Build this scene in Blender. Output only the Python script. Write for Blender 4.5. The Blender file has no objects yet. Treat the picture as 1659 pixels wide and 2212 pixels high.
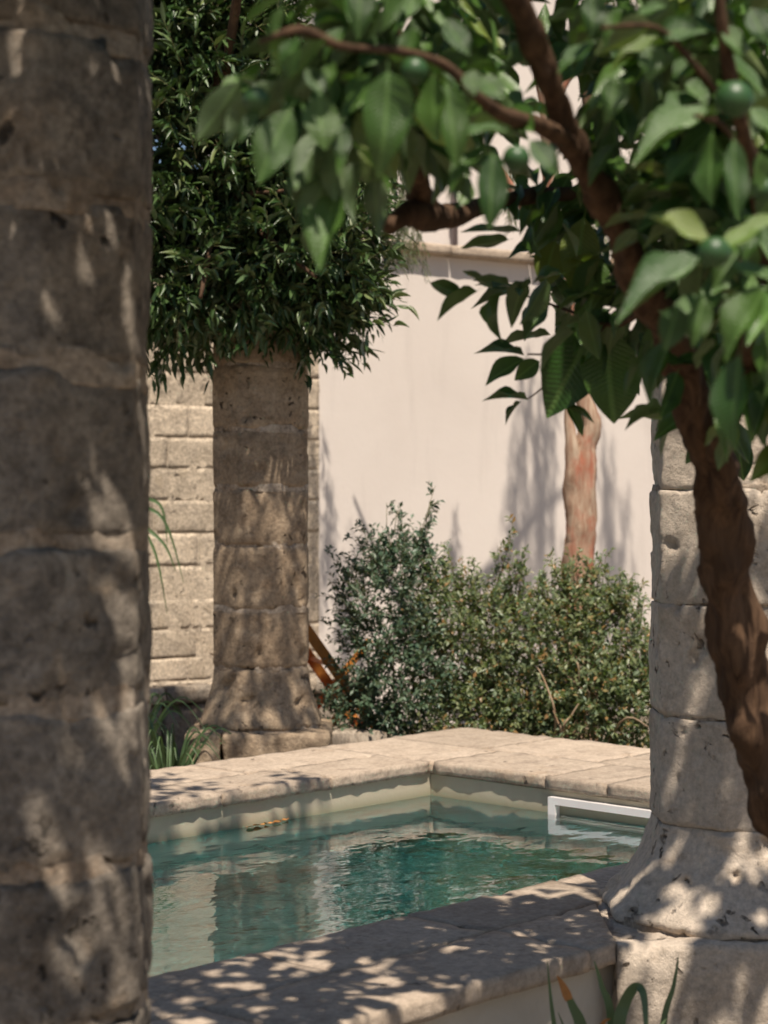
import bpy, bmesh, math, random
import numpy as np
from mathutils import Vector, Matrix, Quaternion, noise

random.seed(7)
rng = np.random.default_rng(7)
scn = bpy.context.scene
col = scn.collection
R = math.radians

# ------------------------------------------------------------------ camera
F, CX, HY, CAMZ = 3964.0, 829.5, 1088.3, 1.5        # pixels of the 1659 x 2212 view
cam_d = bpy.data.cameras.new('camera')
cam = bpy.data.objects.new('camera', cam_d); col.objects.link(cam)
cam.location = (0, 0, CAMZ); cam.rotation_euler = (R(90), 0, 0)
cam_d.sensor_fit = 'VERTICAL'; cam_d.sensor_height = 36; cam_d.sensor_width = 27
cam_d.lens = 64.5; cam_d.shift_y = -0.008
cam_d.clip_start = 0.05; cam_d.clip_end = 400
cam_d.dof.use_dof = True; cam_d.dof.focus_distance = 5.6; cam_d.dof.aperture_fstop = 3.8
scn.camera = cam

# ------------------------------------------------------------------ sky, sun, exposure
SUN = Vector((0.12, -0.44, 0.89)).normalized()      # towards the sun: behind the camera, high
world = bpy.data.worlds.new('World'); scn.world = world; world.use_nodes = True
wn = world.node_tree.nodes; wl = world.node_tree.links
bg = wn['Background']
sky = wn.new('ShaderNodeTexSky'); sky.sky_type = 'NISHITA'; sky.sun_disc = False
sky.sun_elevation = math.asin(SUN.z); sky.sun_rotation = math.atan2(SUN.x, SUN.y)
sky.dust_density = 0.6; sky.ozone_density = 1.0; sky.air_density = 1.0
wl.new(sky.outputs[0], bg.inputs[0]); bg.inputs[1].default_value = 0.062
sun_d = bpy.data.lights.new('sun', 'SUN'); sun_d.energy = 5.0; sun_d.angle = R(0.6); sun_d.color = (1.0, 0.90, 0.77)
sun = bpy.data.objects.new('sun', sun_d); col.objects.link(sun)
sun.rotation_euler = SUN.to_track_quat('Z', 'Y').to_euler()
vs = scn.view_settings
vs.view_transform = 'Standard'; vs.look = 'None'; vs.exposure = 0.32; vs.gamma = 1.0
scn.cycles.use_denoising = True
scn.cycles.max_bounces = 10; scn.cycles.transmission_bounces = 8; scn.cycles.transparent_max_bounces = 8

# ------------------------------------------------------------------ helpers
def D(px, py, Y):
    return Vector(((px - CX) / F * Y, Y, CAMZ - (py - HY) / F * Y))

def proj(p):
    if p[1] < 0.05: return (-9999, -9999)
    return (CX + p[0] / p[1] * F, HY - (p[2] - CAMZ) / p[1] * F)

def in_view(p, m=60):
    x, y = proj(p)
    return -m < x < 1659 + m and -m < y < 2212 + m

def link(o, parent=None):
    col.objects.link(o)
    if parent is not None: o.parent = parent
    return o

def tag(o, label=None, cat=None, group=None, kind=None):
    if label: o['label'] = label
    if cat: o['category'] = cat
    if group: o['group'] = group
    if kind: o['kind'] = kind
    return o

def empty(name, loc=(0, 0, 0), rz=0.0):
    o = bpy.data.objects.new(name, None); o.empty_display_size = 0.1
    o.location = loc; o.rotation_euler = (0, 0, rz)
    return link(o)

def mesh_obj(name, verts, faces, mat, parent=None, smooth=True):
    me = bpy.data.meshes.new(name)
    me.from_pydata([tuple(v) for v in verts], [], [tuple(f) for f in faces])
    me.materials.append(mat)
    if smooth: me.polygons.foreach_set('use_smooth', [True] * len(me.polygons))
    me.update()
    return link(bpy.data.objects.new(name, me), parent)

def bm_obj(name, bm, mat, parent=None, smooth=False):
    me = bpy.data.meshes.new(name); bm.to_mesh(me); bm.free()
    me.materials.append(mat)
    if smooth: me.polygons.foreach_set('use_smooth', [True] * len(me.polygons))
    return link(bpy.data.objects.new(name, me), parent)

def big_mesh(name, V, Q, mat, parent=None, rnd=None, uv=None):
    """V (n,3) float, Q (m,4) int -> mesh, fast; rnd: per-vertex value stored as attribute 'rnd'"""
    me = bpy.data.meshes.new(name)
    V = np.asarray(V, np.float32); Q = np.asarray(Q, np.int32)
    me.vertices.add(len(V)); me.vertices.foreach_set('co', V.ravel())
    me.loops.add(Q.size); me.loops.foreach_set('vertex_index', Q.ravel())
    me.polygons.add(len(Q)); me.polygons.foreach_set('loop_start', np.arange(0, Q.size, 4, dtype=np.int32))
    me.polygons.foreach_set('use_smooth', np.ones(len(Q), bool))
    if rnd is not None:
        a = me.attributes.new('rnd', 'FLOAT', 'POINT'); a.data.foreach_set('value', np.asarray(rnd, np.float32))
    if uv is not None:
        a = me.attributes.new('blade', 'FLOAT_VECTOR', 'POINT'); a.data.foreach_set('vector', np.asarray(uv, np.float32).ravel())
    me.update(calc_edges=True); me.validate()
    me.materials.append(mat)
    return link(bpy.data.objects.new(name, me), parent)

def fbm(p, s=1.0, o=4):
    return noise.fractal(Vector(p) * s, 1.0, 2.0, o)

# ------------------------------------------------------------------ materials
def new_mat(name):
    m = bpy.data.materials.new(name); m.use_nodes = True
    nt = m.node_tree
    return m, nt, nt.nodes['Principled BSDF']

def N(nt, kind, **kw):
    n = nt.nodes.new(kind)
    for k, v in kw.items():
        if k.startswith('i_'):
            key = k[2:]
            n.inputs[int(key) if key.isdigit() else key.replace('_', ' ')].default_value = v
        else: setattr(n, k, v)
    return n

def ramp(nt, src, stops):
    r = nt.nodes.new('ShaderNodeValToRGB')
    e = r.color_ramp.elements
    while len(e) < len(stops): e.new(0.5)
    for k, (p, c) in enumerate(stops):
        e[k].position = p
        e[k].color = (c, c, c, 1) if not hasattr(c, '__len__') else (*c, 1)
    nt.links.new(src, r.inputs[0])
    return r.outputs[0]

def mix(nt, fac, a, b, mode='MIX'):
    m = nt.nodes.new('ShaderNodeMix'); m.data_type = 'RGBA'; m.blend_type = mode
    for k, v in ((0, fac), (6, a), (7, b)):
        sock = m.inputs[k]
        if isinstance(v, bpy.types.NodeSocket): nt.links.new(v, sock)
        elif k == 0: sock.default_value = v
        elif hasattr(v, '__len__'): sock.default_value = (*v, 1)
        else: sock.default_value = (v, v, v, 1)
    return m.outputs[2]

def math_n(nt, op, a, b=0.0):
    m = nt.nodes.new('ShaderNodeMath'); m.operation = op
    for s, v in zip(m.inputs, (a, b)):
        if isinstance(v, bpy.types.NodeSocket): nt.links.new(v, s)
        else: s.default_value = v
    return m.outputs[0]

def coords(nt, scale=(1, 1, 1), per_object=True):
    tc = nt.nodes.new('ShaderNodeTexCoord')
    out = tc.outputs['Object']
    if per_object:
        oi = nt.nodes.new('ShaderNodeObjectInfo')
        mul = N(nt, 'ShaderNodeVectorMath', operation='MULTIPLY_ADD')
        nt.links.new(oi.outputs['Random'], mul.inputs[0])
        mul.inputs[1].default_value = (37.0, 19.0, 53.0)
        nt.links.new(out, mul.inputs[2]); out = mul.outputs[0]
    mp = nt.nodes.new('ShaderNodeMapping'); mp.inputs['Scale'].default_value = scale
    nt.links.new(out, mp.inputs[0])
    return mp.outputs[0]

def tex_noise(nt, vec, scale, detail=6, rough=0.6, dist=0.0):
    n = N(nt, 'ShaderNodeTexNoise'); n.inputs['Scale'].default_value = scale
    n.inputs['Detail'].default_value = detail; n.inputs['Roughness'].default_value = rough
    n.inputs['Distortion'].default_value = dist
    nt.links.new(vec, n.inputs['Vector'])
    return n.outputs[0]

def stone_mat(name, pale, mid, dark, lichen=0.5, pits=0.5, ochre=0.25, bump=0.5, var=0.25, streak=0.0, lime=0.0, grain=0.75, ochre_col=(0.30, 0.17, 0.07), scale=1.0):
    """weathered limestone: pale / mid tone patches, dark lichen, ochre stains, pits"""
    m, nt, b = new_mat(name)
    v = coords(nt)
    n1 = tex_noise(nt, v, 6.0 * scale, 10, 0.7, 0.3)
    base = mix(nt, ramp(nt, n1, [(0.30, 0), (0.68, 1)]), mid, pale)
    n2 = tex_noise(nt, v, 11.0 * scale, 12, 0.75, 0.2)
    t = 0.72 - 0.30 * lichen
    base = mix(nt, ramp(nt, n2, [(t - 0.12, 0), (t + 0.16, 0.85)]), base, dark)
    n4 = tex_noise(nt, v, 5.0 * scale, 8, 0.68, 0.6)
    t4 = 0.75 - 0.3 * ochre
    base = mix(nt, ramp(nt, n4, [(t4 - 0.10, 0), (t4 + 0.14, 0.7)]), base, ochre_col)
    n3 = tex_noise(nt, v, 60.0 * scale, 6, 0.7)
    base = mix(nt, grain, base, mix(nt, 1.0, base, ramp(nt, n3, [(0.32, 0.35), (0.68, 1.4)]), 'MULTIPLY'))
    if lime:
        n6 = tex_noise(nt, v, 8.0 * scale, 10, 0.78, 0.5)
        base = mix(nt, math_n(nt, 'MULTIPLY', ramp(nt, n6, [(0.54, 0), (0.66, 1)]), lime), base, [min(1, c * 1.3 + 0.04) for c in pale])
    sel = ramp(nt, tex_noise(nt, v, 5 * scale, 3), [(0.60 - 0.22 * pits, 0), (0.72 - 0.22 * pits, 1)])
    pit = math_n(nt, 'MULTIPLY', ramp(nt, tex_noise(nt, v, 24 * scale, 4, 0.55, 0.5), [(0.61, 0), (0.68, 1)]), sel)
    base = mix(nt, math_n(nt, 'MULTIPLY', pit, 0.9), base, [c * 0.35 for c in dark])
    if streak:
        vs_ = coords(nt, (7, 7, 0.7))
        n5 = tex_noise(nt, vs_, 2.0, 5, 0.6)
        base = mix(nt, math_n(nt, 'MULTIPLY', ramp(nt, n5, [(0.5, 0), (0.7, 1)]), streak), base, dark)
    oi = nt.nodes.new('ShaderNodeObjectInfo')
    mr = N(nt, 'ShaderNodeMapRange'); nt.links.new(oi.outputs['Random'], mr.inputs[0])
    mr.inputs[3].default_value = 1 - var; mr.inputs[4].default_value = 1 + var * 0.6
    base = mix(nt, 1.0, base, mr.outputs[0], 'MULTIPLY')
    nt.links.new(base, b.inputs['Base Color'])
    b.inputs['Roughness'].default_value = 0.93; b.inputs['Specular IOR Level'].default_value = 0.2
    h = math_n(nt, 'ADD', math_n(nt, 'MULTIPLY', n2, 0.9), math_n(nt, 'MULTIPLY', n3, 0.35))
    h = math_n(nt, 'SUBTRACT', h, math_n(nt, 'MULTIPLY', pit, 0.9))
    bp = N(nt, 'ShaderNodeBump'); bp.inputs['Strength'].default_value = bump; bp.inputs['Distance'].default_value = 0.02
    nt.links.new(h, bp.inputs['Height']); nt.links.new(bp.outputs[0], b.inputs['Normal'])
    return m

M = {}
M['pillar_stone'] = stone_mat('dark_weathered_limestone', (0.45, 0.385, 0.315), (0.28, 0.235, 0.19), (0.08, 0.069, 0.059), lichen=0.68, pits=0.55, ochre=0.34, bump=1.0, var=0.22, lime=0.5, grain=0.6, ochre_col=(0.28, 0.175, 0.085))
M['column_stone'] = stone_mat('brown_limestone', (0.45, 0.345, 0.24), (0.31, 0.225, 0.15), (0.12, 0.084, 0.058), lichen=0.42, pits=0.55, ochre=0.36, bump=0.9, var=0.15, lime=0.6, grain=0.5, ochre_col=(0.27, 0.165, 0.09))
M['pale_column'] = stone_mat('pale_limewashed_stone', (0.66, 0.555, 0.45), (0.54, 0.45, 0.36), (0.16, 0.115, 0.08), lichen=0.20, pits=0.75, ochre=0.36, bump=0.8, lime=0.35, grain=0.4, var=0.08, ochre_col=(0.38, 0.26, 0.16))
M['mortar'] = stone_mat('lime_mortar', (0.50, 0.415, 0.33), (0.38, 0.305, 0.235), (0.12, 0.082, 0.05), lichen=0.3, pits=0.4, ochre=0.6, bump=0.8, var=0.0, ochre_col=(0.21, 0.115, 0.045))
M['coping'] = stone_mat('coping_limestone', (0.53, 0.43, 0.335), (0.43, 0.34, 0.26), (0.19, 0.145, 0.115), lichen=0.36, pits=0.3, ochre=0.25, bump=0.5, var=0.14, lime=0.3, grain=0.38, ochre_col=(0.42, 0.28, 0.17))
M['wall_stone'] = stone_mat('sandy_block_stone', (0.66, 0.545, 0.415), (0.56, 0.455, 0.34), (0.30, 0.25, 0.205), lichen=0.36, pits=0.5, ochre=0.15, bump=0.7, var=0.2, ochre_col=(0.48, 0.36, 0.22))
M['kerb_stone'] = stone_mat('kerb_stone', (0.42, 0.36, 0.29), (0.28, 0.225, 0.175), (0.11, 0.085, 0.065), lichen=0.4, pits=0.4, ochre=0.4, bump=0.8, var=0.3)

def plaster_mat(name, colr, tint, sc=1.2, bump=0.12, amt=1.0, tide=None):
    m, nt, b = new_mat(name)
    v = coords(nt, per_object=False)
    n1 = tex_noise(nt, v, sc, 6, 0.6, 0.5)
    n2 = tex_noise(nt, v, 35, 6, 0.6)
    vs_ = coords(nt, (3.0, 3.0, 0.35), False)
    n3 = tex_noise(nt, vs_, 1.6, 6, 0.6)
    c = mix(nt, math_n(nt, 'MULTIPLY', ramp(nt, n1, [(0.35, 0), (0.7, 1)]), 0.7 * amt), colr, tint)
    c = mix(nt, math_n(nt, 'MULTIPLY', ramp(nt, n3, [(0.55, 0), (0.8, 1)]), 0.6 * amt), c, [x * 0.8 for x in tint])
    if tide is not None:     # lime and algae line left by the water
        tc = nt.nodes.new('ShaderNodeTexCoord'); sx = nt.nodes.new('ShaderNodeSeparateXYZ'); nt.links.new(tc.outputs['Object'], sx.inputs[0])
        z = math_n(nt, 'ADD', sx.outputs[2], math_n(nt, 'MULTIPLY', math_n(nt, 'SUBTRACT', n1, 0.5), 0.035))
        c = mix(nt, ramp(nt, math_n(nt, 'SUBTRACT', z, tide - 0.5), [(0.495, 0.75), (0.53, 0.0)]), c, (0.22, 0.21, 0.13))
    nt.links.new(c, b.inputs['Base Color']); b.inputs['Roughness'].default_value = 0.9
    b.inputs['Specular IOR Level'].default_value = 0.2
    bp = N(nt, 'ShaderNodeBump'); bp.inputs['Strength'].default_value = bump; bp.inputs['Distance'].default_value = 0.01
    nt.links.new(math_n(nt, 'ADD', n2, n1), bp.inputs['Height']); nt.links.new(bp.outputs[0], b.inputs['Normal'])
    return m
M['plaster'] = plaster_mat('white_plaster', (0.74, 0.665, 0.605), (0.66, 0.585, 0.53))
M['render_coat'] = plaster_mat('cream_render', (0.62, 0.55, 0.45), (0.50, 0.43, 0.34), 5, 0.5)
M['pool_plaster'] = plaster_mat('pool_plaster', (0.45, 0.40, 0.30), (0.34, 0.31, 0.23), 4, 0.15, tide=0.31)
M['pool_floor'] = plaster_mat('pool_floor_plaster', (0.48, 0.64, 0.60), (0.40, 0.57, 0.54), 3, 0.1)

def plain(name, colr, rough=0.6, spec=0.4, nscale=8, amt=0.25, bump=0.0):
    m, nt, b = new_mat(name)
    v = coords(nt)
    n = tex_noise(nt, v, nscale, 6, 0.6)
    c = mix(nt, ramp(nt, n, [(0.3, 0), (0.7, 1)]), [x * (1 - amt) for x in colr], [min(1, x * (1 + amt * 0.6)) for x in colr])
    nt.links.new(c, b.inputs['Base Color']); b.inputs['Roughness'].default_value = rough
    b.inputs['Specular IOR Level'].default_value = spec
    if bump:
        bp = N(nt, 'ShaderNodeBump'); bp.inputs['Strength'].default_value = bump; bp.inputs['Distance'].default_value = 0.01
        nt.links.new(n, bp.inputs['Height']); nt.links.new(bp.outputs[0], b.inputs['Normal'])
    return m
M['white_plastic'] = plain('white_plastic', (0.78, 0.74, 0.72), 0.35, 0.5, 4, 0.05)
M['pipe'] = plain('grey_pipe', (0.34, 0.29, 0.29), 0.5, 0.4, 6, 0.15)
M['chair_wood'] = plain('orange_varnished_wood', (0.62, 0.25, 0.05), 0.45, 0.5, 20, 0.3)
M['red_canvas'] = plain('red_canvas', (0.50, 0.07, 0.06), 0.85, 0.2, 60, 0.2)
M['soil'] = plain('soil', (0.12, 0.085, 0.055), 0.95, 0.1, 25, 0.6, 0.8)
M['slab'] = plain('weathered_board', (0.30, 0.24, 0.18), 0.9, 0.1, 20, 0.4, 0.4)
M['dead_leaf'] = plain('fallen_leaf', (0.50, 0.22, 0.06), 0.6, 0.3, 60, 0.4)

def gravel_mat():
    m, nt, b = new_mat('garden_ground')
    v = coords(nt, per_object=False)
    n = tex_noise(nt, v, 1.4, 8, 0.65); n2 = tex_noise(nt, v, 45, 5, 0.7)
    c = mix(nt, ramp(nt, n, [(0.4, 0), (0.6, 1)]), (0.20, 0.155, 0.11), (0.30, 0.25, 0.19))
    c = mix(nt, 1.0, c, ramp(nt, n2, [(0.3, 0.45), (0.7, 1.25)]), 'MULTIPLY')
    nt.links.new(c, b.inputs['Base Color']); b.inputs['Roughness'].default_value = 0.95
    bp = N(nt, 'ShaderNodeBump'); bp.inputs['Strength'].default_value = 0.8; bp.inputs['Distance'].default_value = 0.02
    nt.links.new(n2, bp.inputs['Height']); nt.links.new(bp.outputs[0], b.inputs['Normal'])
    return m
M['ground'] = gravel_mat()

def bark_mat(name, a, bcol, ccol, zs=0.25, sc=30, bump=0.8):
    m, nt, b = new_mat(name)
    v = coords(nt, (1, 1, zs), False)
    n = tex_noise(nt, v, sc, 8, 0.65, 0.6)
    n2 = tex_noise(nt, coords(nt, (1, 1, 0.6), False), 9, 6, 0.6)
    c = mix(nt, ramp(nt, n, [(0.35, 0), (0.65, 1)]), a, bcol)
    c = mix(nt, ramp(nt, n2, [(0.5, 0), (0.66, 0.85)]), c, ccol)
    nt.links.new(c, b.inputs['Base Color']); b.inputs['Roughness'].default_value = 0.9
    b.inputs['Specular IOR Level'].default_value = 0.15
    bp = N(nt, 'ShaderNodeBump'); bp.inputs['Strength'].default_value = bump; bp.inputs['Distance'].default_value = 0.01
    nt.links.new(n, bp.inputs['Height']); nt.links.new(bp.outputs[0], b.inputs['Normal'])
    return m
M['citrus_bark'] = bark_mat('citrus_bark', (0.045, 0.026, 0.017), (0.15, 0.088, 0.052), (0.085, 0.052, 0.033), 0.16, 38, 1.0)
M['pepper_bark'] = bark_mat('red_peeling_bark', (0.30, 0.16, 0.10), (0.54, 0.42, 0.31), (0.40, 0.14, 0.085), 0.10, 30, 1.0)
M['twig'] = bark_mat('green_twig', (0.10, 0.10, 0.04), (0.18, 0.16, 0.08), (0.12, 0.09, 0.05), 1, 30, 0.3)
M['dry_twig'] = bark_mat('dry_twig', (0.28, 0.19, 0.12), (0.38, 0.28, 0.19), (0.30, 0.18, 0.10), 1, 30, 0.3)

def leaf_mat(name, dark, light, tip=None, tip_amt=0.0, rough=0.38, spec=0.5, trans=0.12, vein=0.0, tcol=None):
    m, nt, b = new_mat(name)
    at = N(nt, 'ShaderNodeAttribute', attribute_name='rnd')
    oi = nt.nodes.new('ShaderNodeObjectInfo')
    fr = math_n(nt, 'FRACT', math_n(nt, 'ADD', at.outputs['Fac'], math_n(nt, 'MULTIPLY', oi.outputs['Random'], 3.7)))
    c = mix(nt, ramp(nt, fr, [(0.0, 0), (0.9, 1)]), dark, light)
    if tip is not None:
        c = mix(nt, ramp(nt, fr, [(1 - tip_amt - 0.04, 0), (1 - tip_amt + 0.02, 0.8)]), c, tip)
    n = tex_noise(nt, coords(nt), 30, 4, 0.6)
    c = mix(nt, 0.6, c, mix(nt, 1.0, c, ramp(nt, n, [(0.3, 0.7), (0.7, 1.25)]), 'MULTIPLY'))
    if vein:
        av = N(nt, 'ShaderNodeAttribute', attribute_name='blade')
        sx = nt.nodes.new('ShaderNodeSeparateXYZ'); nt.links.new(av.outputs['Vector'], sx.inputs[0])
        rib = ramp(nt, sx.outputs[1], [(0.03, 1), (0.13, 0)])
        c = mix(nt, math_n(nt, 'MULTIPLY', rib, vein), c, [min(1, x * 2.0 + 0.05) for x in light])
        wv = math_n(nt, 'SINE', math_n(nt, 'MULTIPLY', math_n(nt, 'SUBTRACT', sx.outputs[0], math_n(nt, 'MULTIPLY', sx.outputs[1], 0.16)), 62.0))
        hh = math_n(nt, 'SUBTRACT', math_n(nt, 'MULTIPLY', math_n(nt, 'POWER', math_n(nt, 'ABSOLUTE', wv), 0.4), 1.0), rib)
        hh = math_n(nt, 'ADD', hh, math_n(nt, 'MULTIPLY', n, 1.5))
        bp = N(nt, 'ShaderNodeBump'); bp.inputs['Strength'].default_value = 0.45; bp.inputs['Distance'].default_value = 0.0022
        nt.links.new(hh, bp.inputs['Height']); nt.links.new(bp.outputs[0], b.inputs['Normal'])
    # the underside of a leaf is paler and matt
    geo = nt.nodes.new('ShaderNodeNewGeometry')
    under = mix(nt, 0.35, c, (0.16, 0.20, 0.11))
    c2 = mix(nt, geo.outputs['Backfacing'], c, under)
    nt.links.new(c2, b.inputs['Base Color'])
    b.inputs['Roughness'].default_value = rough; b.inputs['Specular IOR Level'].default_value = spec
    tr = nt.nodes.new('ShaderNodeBsdfTranslucent')
    nt.links.new(mix(nt, 1.0, c, tcol or (1.2, 1.5, 0.5), 'MULTIPLY'), tr.inputs[0])
    ms = nt.nodes.new('ShaderNodeMixShader'); ms.inputs[0].default_value = trans
    nt.links.new(b.outputs[0], ms.inputs[1]); nt.links.new(tr.outputs[0], ms.inputs[2])
    nt.links.new(ms.outputs[0], nt.nodes['Material Output'].inputs[0])
    return m
M['citrus_leaf'] = leaf_mat('citrus_leaf', (0.030, 0.080, 0.014), (0.085, 0.165, 0.030), (0.17, 0.21, 0.04), 0.06, 0.31, 0.55, 0.12, vein=0.4)
M['tree_leaf'] = leaf_mat('evergreen_leaf', (0.024, 0.058, 0.014), (0.085, 0.140, 0.045), (0.16, 0.19, 0.07), 0.08, 0.36, 0.5, 0.08)
M['bush_leaf'] = leaf_mat('mastic_leaf', (0.105, 0.155, 0.085), (0.22, 0.245, 0.11), (0.36, 0.18, 0.07), 0.09, 0.42, 0.6, 0.28)
M['dark_bush_leaf'] = leaf_mat('dark_myrtle_leaf', (0.04, 0.085, 0.05), (0.11, 0.16, 0.095), None, 0, 0.42, 0.5, 0.12)
M['pepper_leaf'] = leaf_mat('pepper_leaf', (0.085, 0.12, 0.05), (0.17, 0.20, 0.10), (0.28, 0.22, 0.09), 0.12, 0.55, 0.3, 0.25)
M['strap_leaf'] = leaf_mat('strap_leaf', (0.025, 0.075, 0.02), (0.07, 0.14, 0.04), None, 0, 0.4, 0.4, 0.15)
M['iris_leaf'] = leaf_mat('iris_leaf', (0.055, 0.11, 0.05), (0.10, 0.16, 0.07), None, 0, 0.45, 0.4, 0.12)
M['dry_tip'] = plain('dry_leaf_tip', (0.40, 0.19, 0.07), 0.8, 0.2, 40, 0.3)

def fruit_mat():
    m, nt, b = new_mat('green_orange')
    v = coords(nt)
    n = tex_noise(nt, v, 25, 4); n2 = tex_noise(nt, v, 260, 2)
    nt.links.new(mix(nt, n, (0.022, 0.065, 0.02), (0.045, 0.11, 0.03)), b.inputs['Base Color'])
    b.inputs['Roughness'].default_value = 0.42
    bp = N(nt, 'ShaderNodeBump'); bp.inputs['Strength'].default_value = 0.3; bp.inputs['Distance'].default_value = 0.002
    nt.links.new(n2, bp.inputs['Height']); nt.links.new(bp.outputs[0], b.inputs['Normal'])
    return m
M['fruit'] = fruit_mat()

PROT = math.atan2(math.cos(R(43.3)), math.sin(R(43.3)))
def water_mat():
    m, nt, b = new_mat('pool_water')
    nt.nodes.remove(b)
    tc = nt.nodes.new('ShaderNodeTexCoord')
    hs = []
    for sc, rot, w, det in (((3.5, 5.0, 1), PROT, 1.0, 1), ((10, 16, 1), PROT + .2, 0.34, 1), ((24, 36, 1), PROT - .25, 0.07, 1)):
        mp = nt.nodes.new('ShaderNodeMapping'); mp.inputs['Scale'].default_value = sc; mp.inputs['Rotation'].default_value = (0, 0, rot)
        nt.links.new(tc.outputs['Object'], mp.inputs[0])
        n = N(nt, 'ShaderNodeTexNoise'); n.inputs['Scale'].default_value = 1.0; n.inputs['Detail'].default_value = det
        n.inputs['Distortion'].default_value = 0.6
        nt.links.new(mp.outputs[0], n.inputs['Vector'])
        hs.append(math_n(nt, 'MULTIPLY', n.outputs[0], w))
    h = math_n(nt, 'ADD', math_n(nt, 'ADD', hs[0], hs[1]), hs[2])
    # calm patches
    mp = nt.nodes.new('ShaderNodeMapping'); mp.inputs['Scale'].default_value = (0.8, 1.4, 1)
    nt.links.new(tc.outputs['Object'], mp.inputs[0])
    calm = ramp(nt, tex_noise(nt, mp.outputs[0], 1.0, 2), [(0.35, 0.35), (0.62, 1.0)])
    h = math_n(nt, 'MULTIPLY', h, calm)
    bp = N(nt, 'ShaderNodeBump'); bp.inputs['Strength'].default_value = 1.0; bp.inputs['Distance'].default_value = 0.0048
    nt.links.new(h, bp.inputs['Height'])
    gs = nt.nodes.new('ShaderNodeBsdfGlass'); gs.inputs['IOR'].default_value = 1.333; gs.inputs['Roughness'].default_value = 0.0
    gl = nt.nodes.new('ShaderNodeBsdfGlossy'); gl.inputs['Roughness'].default_value = 0.0
    fz = nt.nodes.new('ShaderNodeFresnel'); fz.inputs['IOR'].default_value = 1.6
    for n_ in (gs, gl, fz): nt.links.new(bp.outputs[0], n_.inputs['Normal'])
    geo = nt.nodes.new('ShaderNodeNewGeometry')
    k_ = math_n(nt, 'MULTIPLY', math_n(nt, 'MULTIPLY', fz.outputs[0], 1.2), math_n(nt, 'SUBTRACT', 1.0, geo.outputs['Backfacing']))
    g = nt.nodes.new('ShaderNodeMixShader')
    nt.links.new(k_, g.inputs[0]); nt.links.new(gs.outputs[0], g.inputs[1]); nt.links.new(gl.outputs[0], g.inputs[2])
    out = nt.nodes['Material Output']
    nt.links.new(g.outputs[0], out.inputs['Surface'])
    va = nt.nodes.new('ShaderNodeVolumeAbsorption'); va.inputs['Color'].default_value = (0.05, 0.63, 0.64, 1); va.inputs['Density'].default_value = 1.5
    nt.links.new(va.outputs[0], out.inputs['Volume'])
    return m
M['water'] = water_mat()

# ------------------------------------------------------------------ ground

# pool frame: local x = along the pool (away, right), local y = across it (away, left)
PA = R(43.3)
UX, UY = math.sin(PA), math.cos(PA)
def P2(u, v): return Vector((UX * u - UY * v, UY * u + UX * v, 0))
PROT = math.atan2(UY, UX)
CT, CTH, WL = 0.45, 0.052, 0.305              # coping top, thickness, water level
U0, U1, UE = -0.6, 5.585, 6.54                # pool inner ends, outer end
V0, V1, VN, VF = 3.176, 5.0, 2.608, 5.65      # pool inner sides, near outer, far outer

def ground_sheet():
    # ground sheet to the horizon with an opening for the basin
    a = [P2(U0 - .5, VN + .08), P2(UE - .08, VN + .08), P2(UE - .08, VF - .08), P2(U0 - .5, VF - .08)]
    S = 150
    b = [P2(-S, -S), P2(S, -S), P2(S, S), P2(-S, S)]
    o = mesh_obj('ground', a + b, [(0, 1, 5, 4), (1, 2, 6, 5), (2, 3, 7, 6), (3, 0, 4, 7)], M['ground'], smooth=False)
    tag(o, kind='structure')
ground_sheet()

# ------------------------------------------------------------------ stone builders
def stone_block(sx, sy, sz, nx=8, ny=8, nz=3, rnd=0.012, rough=0.006, fs=9.0, seed=0.0, flat=1.0):
    """a cut stone: box grid with worn edges and uneven faces, base centre at origin"""
    bm = bmesh.new()
    vmap = {}
    def vert(i, j, k):
        key = (i, j, k)
        if key in vmap: return vmap[key]
        p = Vector((-sx / 2 + sx * i / nx, -sy / 2 + sy * j / ny, sz * k / nz))
        q = p.copy()
        # rounded edges
        c = Vector((max(-sx / 2 + rnd, min(sx / 2 - rnd, p.x)), max(-sy / 2 + rnd, min(sy / 2 - rnd, p.y)), max(rnd, min(sz - rnd, p.z))))
        d = p - c
        if d.length > 1e-6:
            q = c + d.normalized() * rnd
            n = d.normalized()
        else: n = Vector((0, 0, 1))
        w = fbm(p + Vector((seed, seed * 1.7, 0)), fs, 4) * rough
        w2 = max(0, fbm(p + Vector((seed + 9, 3, 0)), fs * 0.6, 3) - 0.25) * rough * 3 if d.length > rnd * 1.2 else 0
        if n.z > 0.9 and rnd < d.length + 1e9 and abs(p.x) < sx / 2 - 1e-6 and abs(p.y) < sy / 2 - 1e-6: w *= flat
        q = q + n * (w - w2)
        vmap[key] = bm.verts.new(q); return vmap[key]
    def face(f, a, b):
        for i in range(a):
            for j in range(b):
                try: bm.faces.new((f(i, j), f(i + 1, j), f(i + 1, j + 1), f(i, j + 1)))
                except ValueError: pass
    face(lambda i, j: vert(i, j, nz), nx, ny)
    face(lambda i, j: vert(i, ny - j, 0), nx, ny)
    face(lambda i, j: vert(i, 0, j), nx, nz)
    face(lambda i, j: vert(nx - i, ny, j), nx, nz)
    face(lambda i, j: vert(0, ny - i, j), ny, nz)
    face(lambda i, j: vert(nx, i, j), ny, nz)
    bmesh.ops.recalc_face_normals(bm, faces=bm.faces)
    return bm

def octa_r(a, rf):
    """distance from axis to an octagon's side (flat radius rf) at angle a, softened corner"""
    s = math.pi / 4
    b = (a + s / 2) % s - s / 2
    r = rf / math.cos(b)
    return min(r, rf * 1.079)

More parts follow.
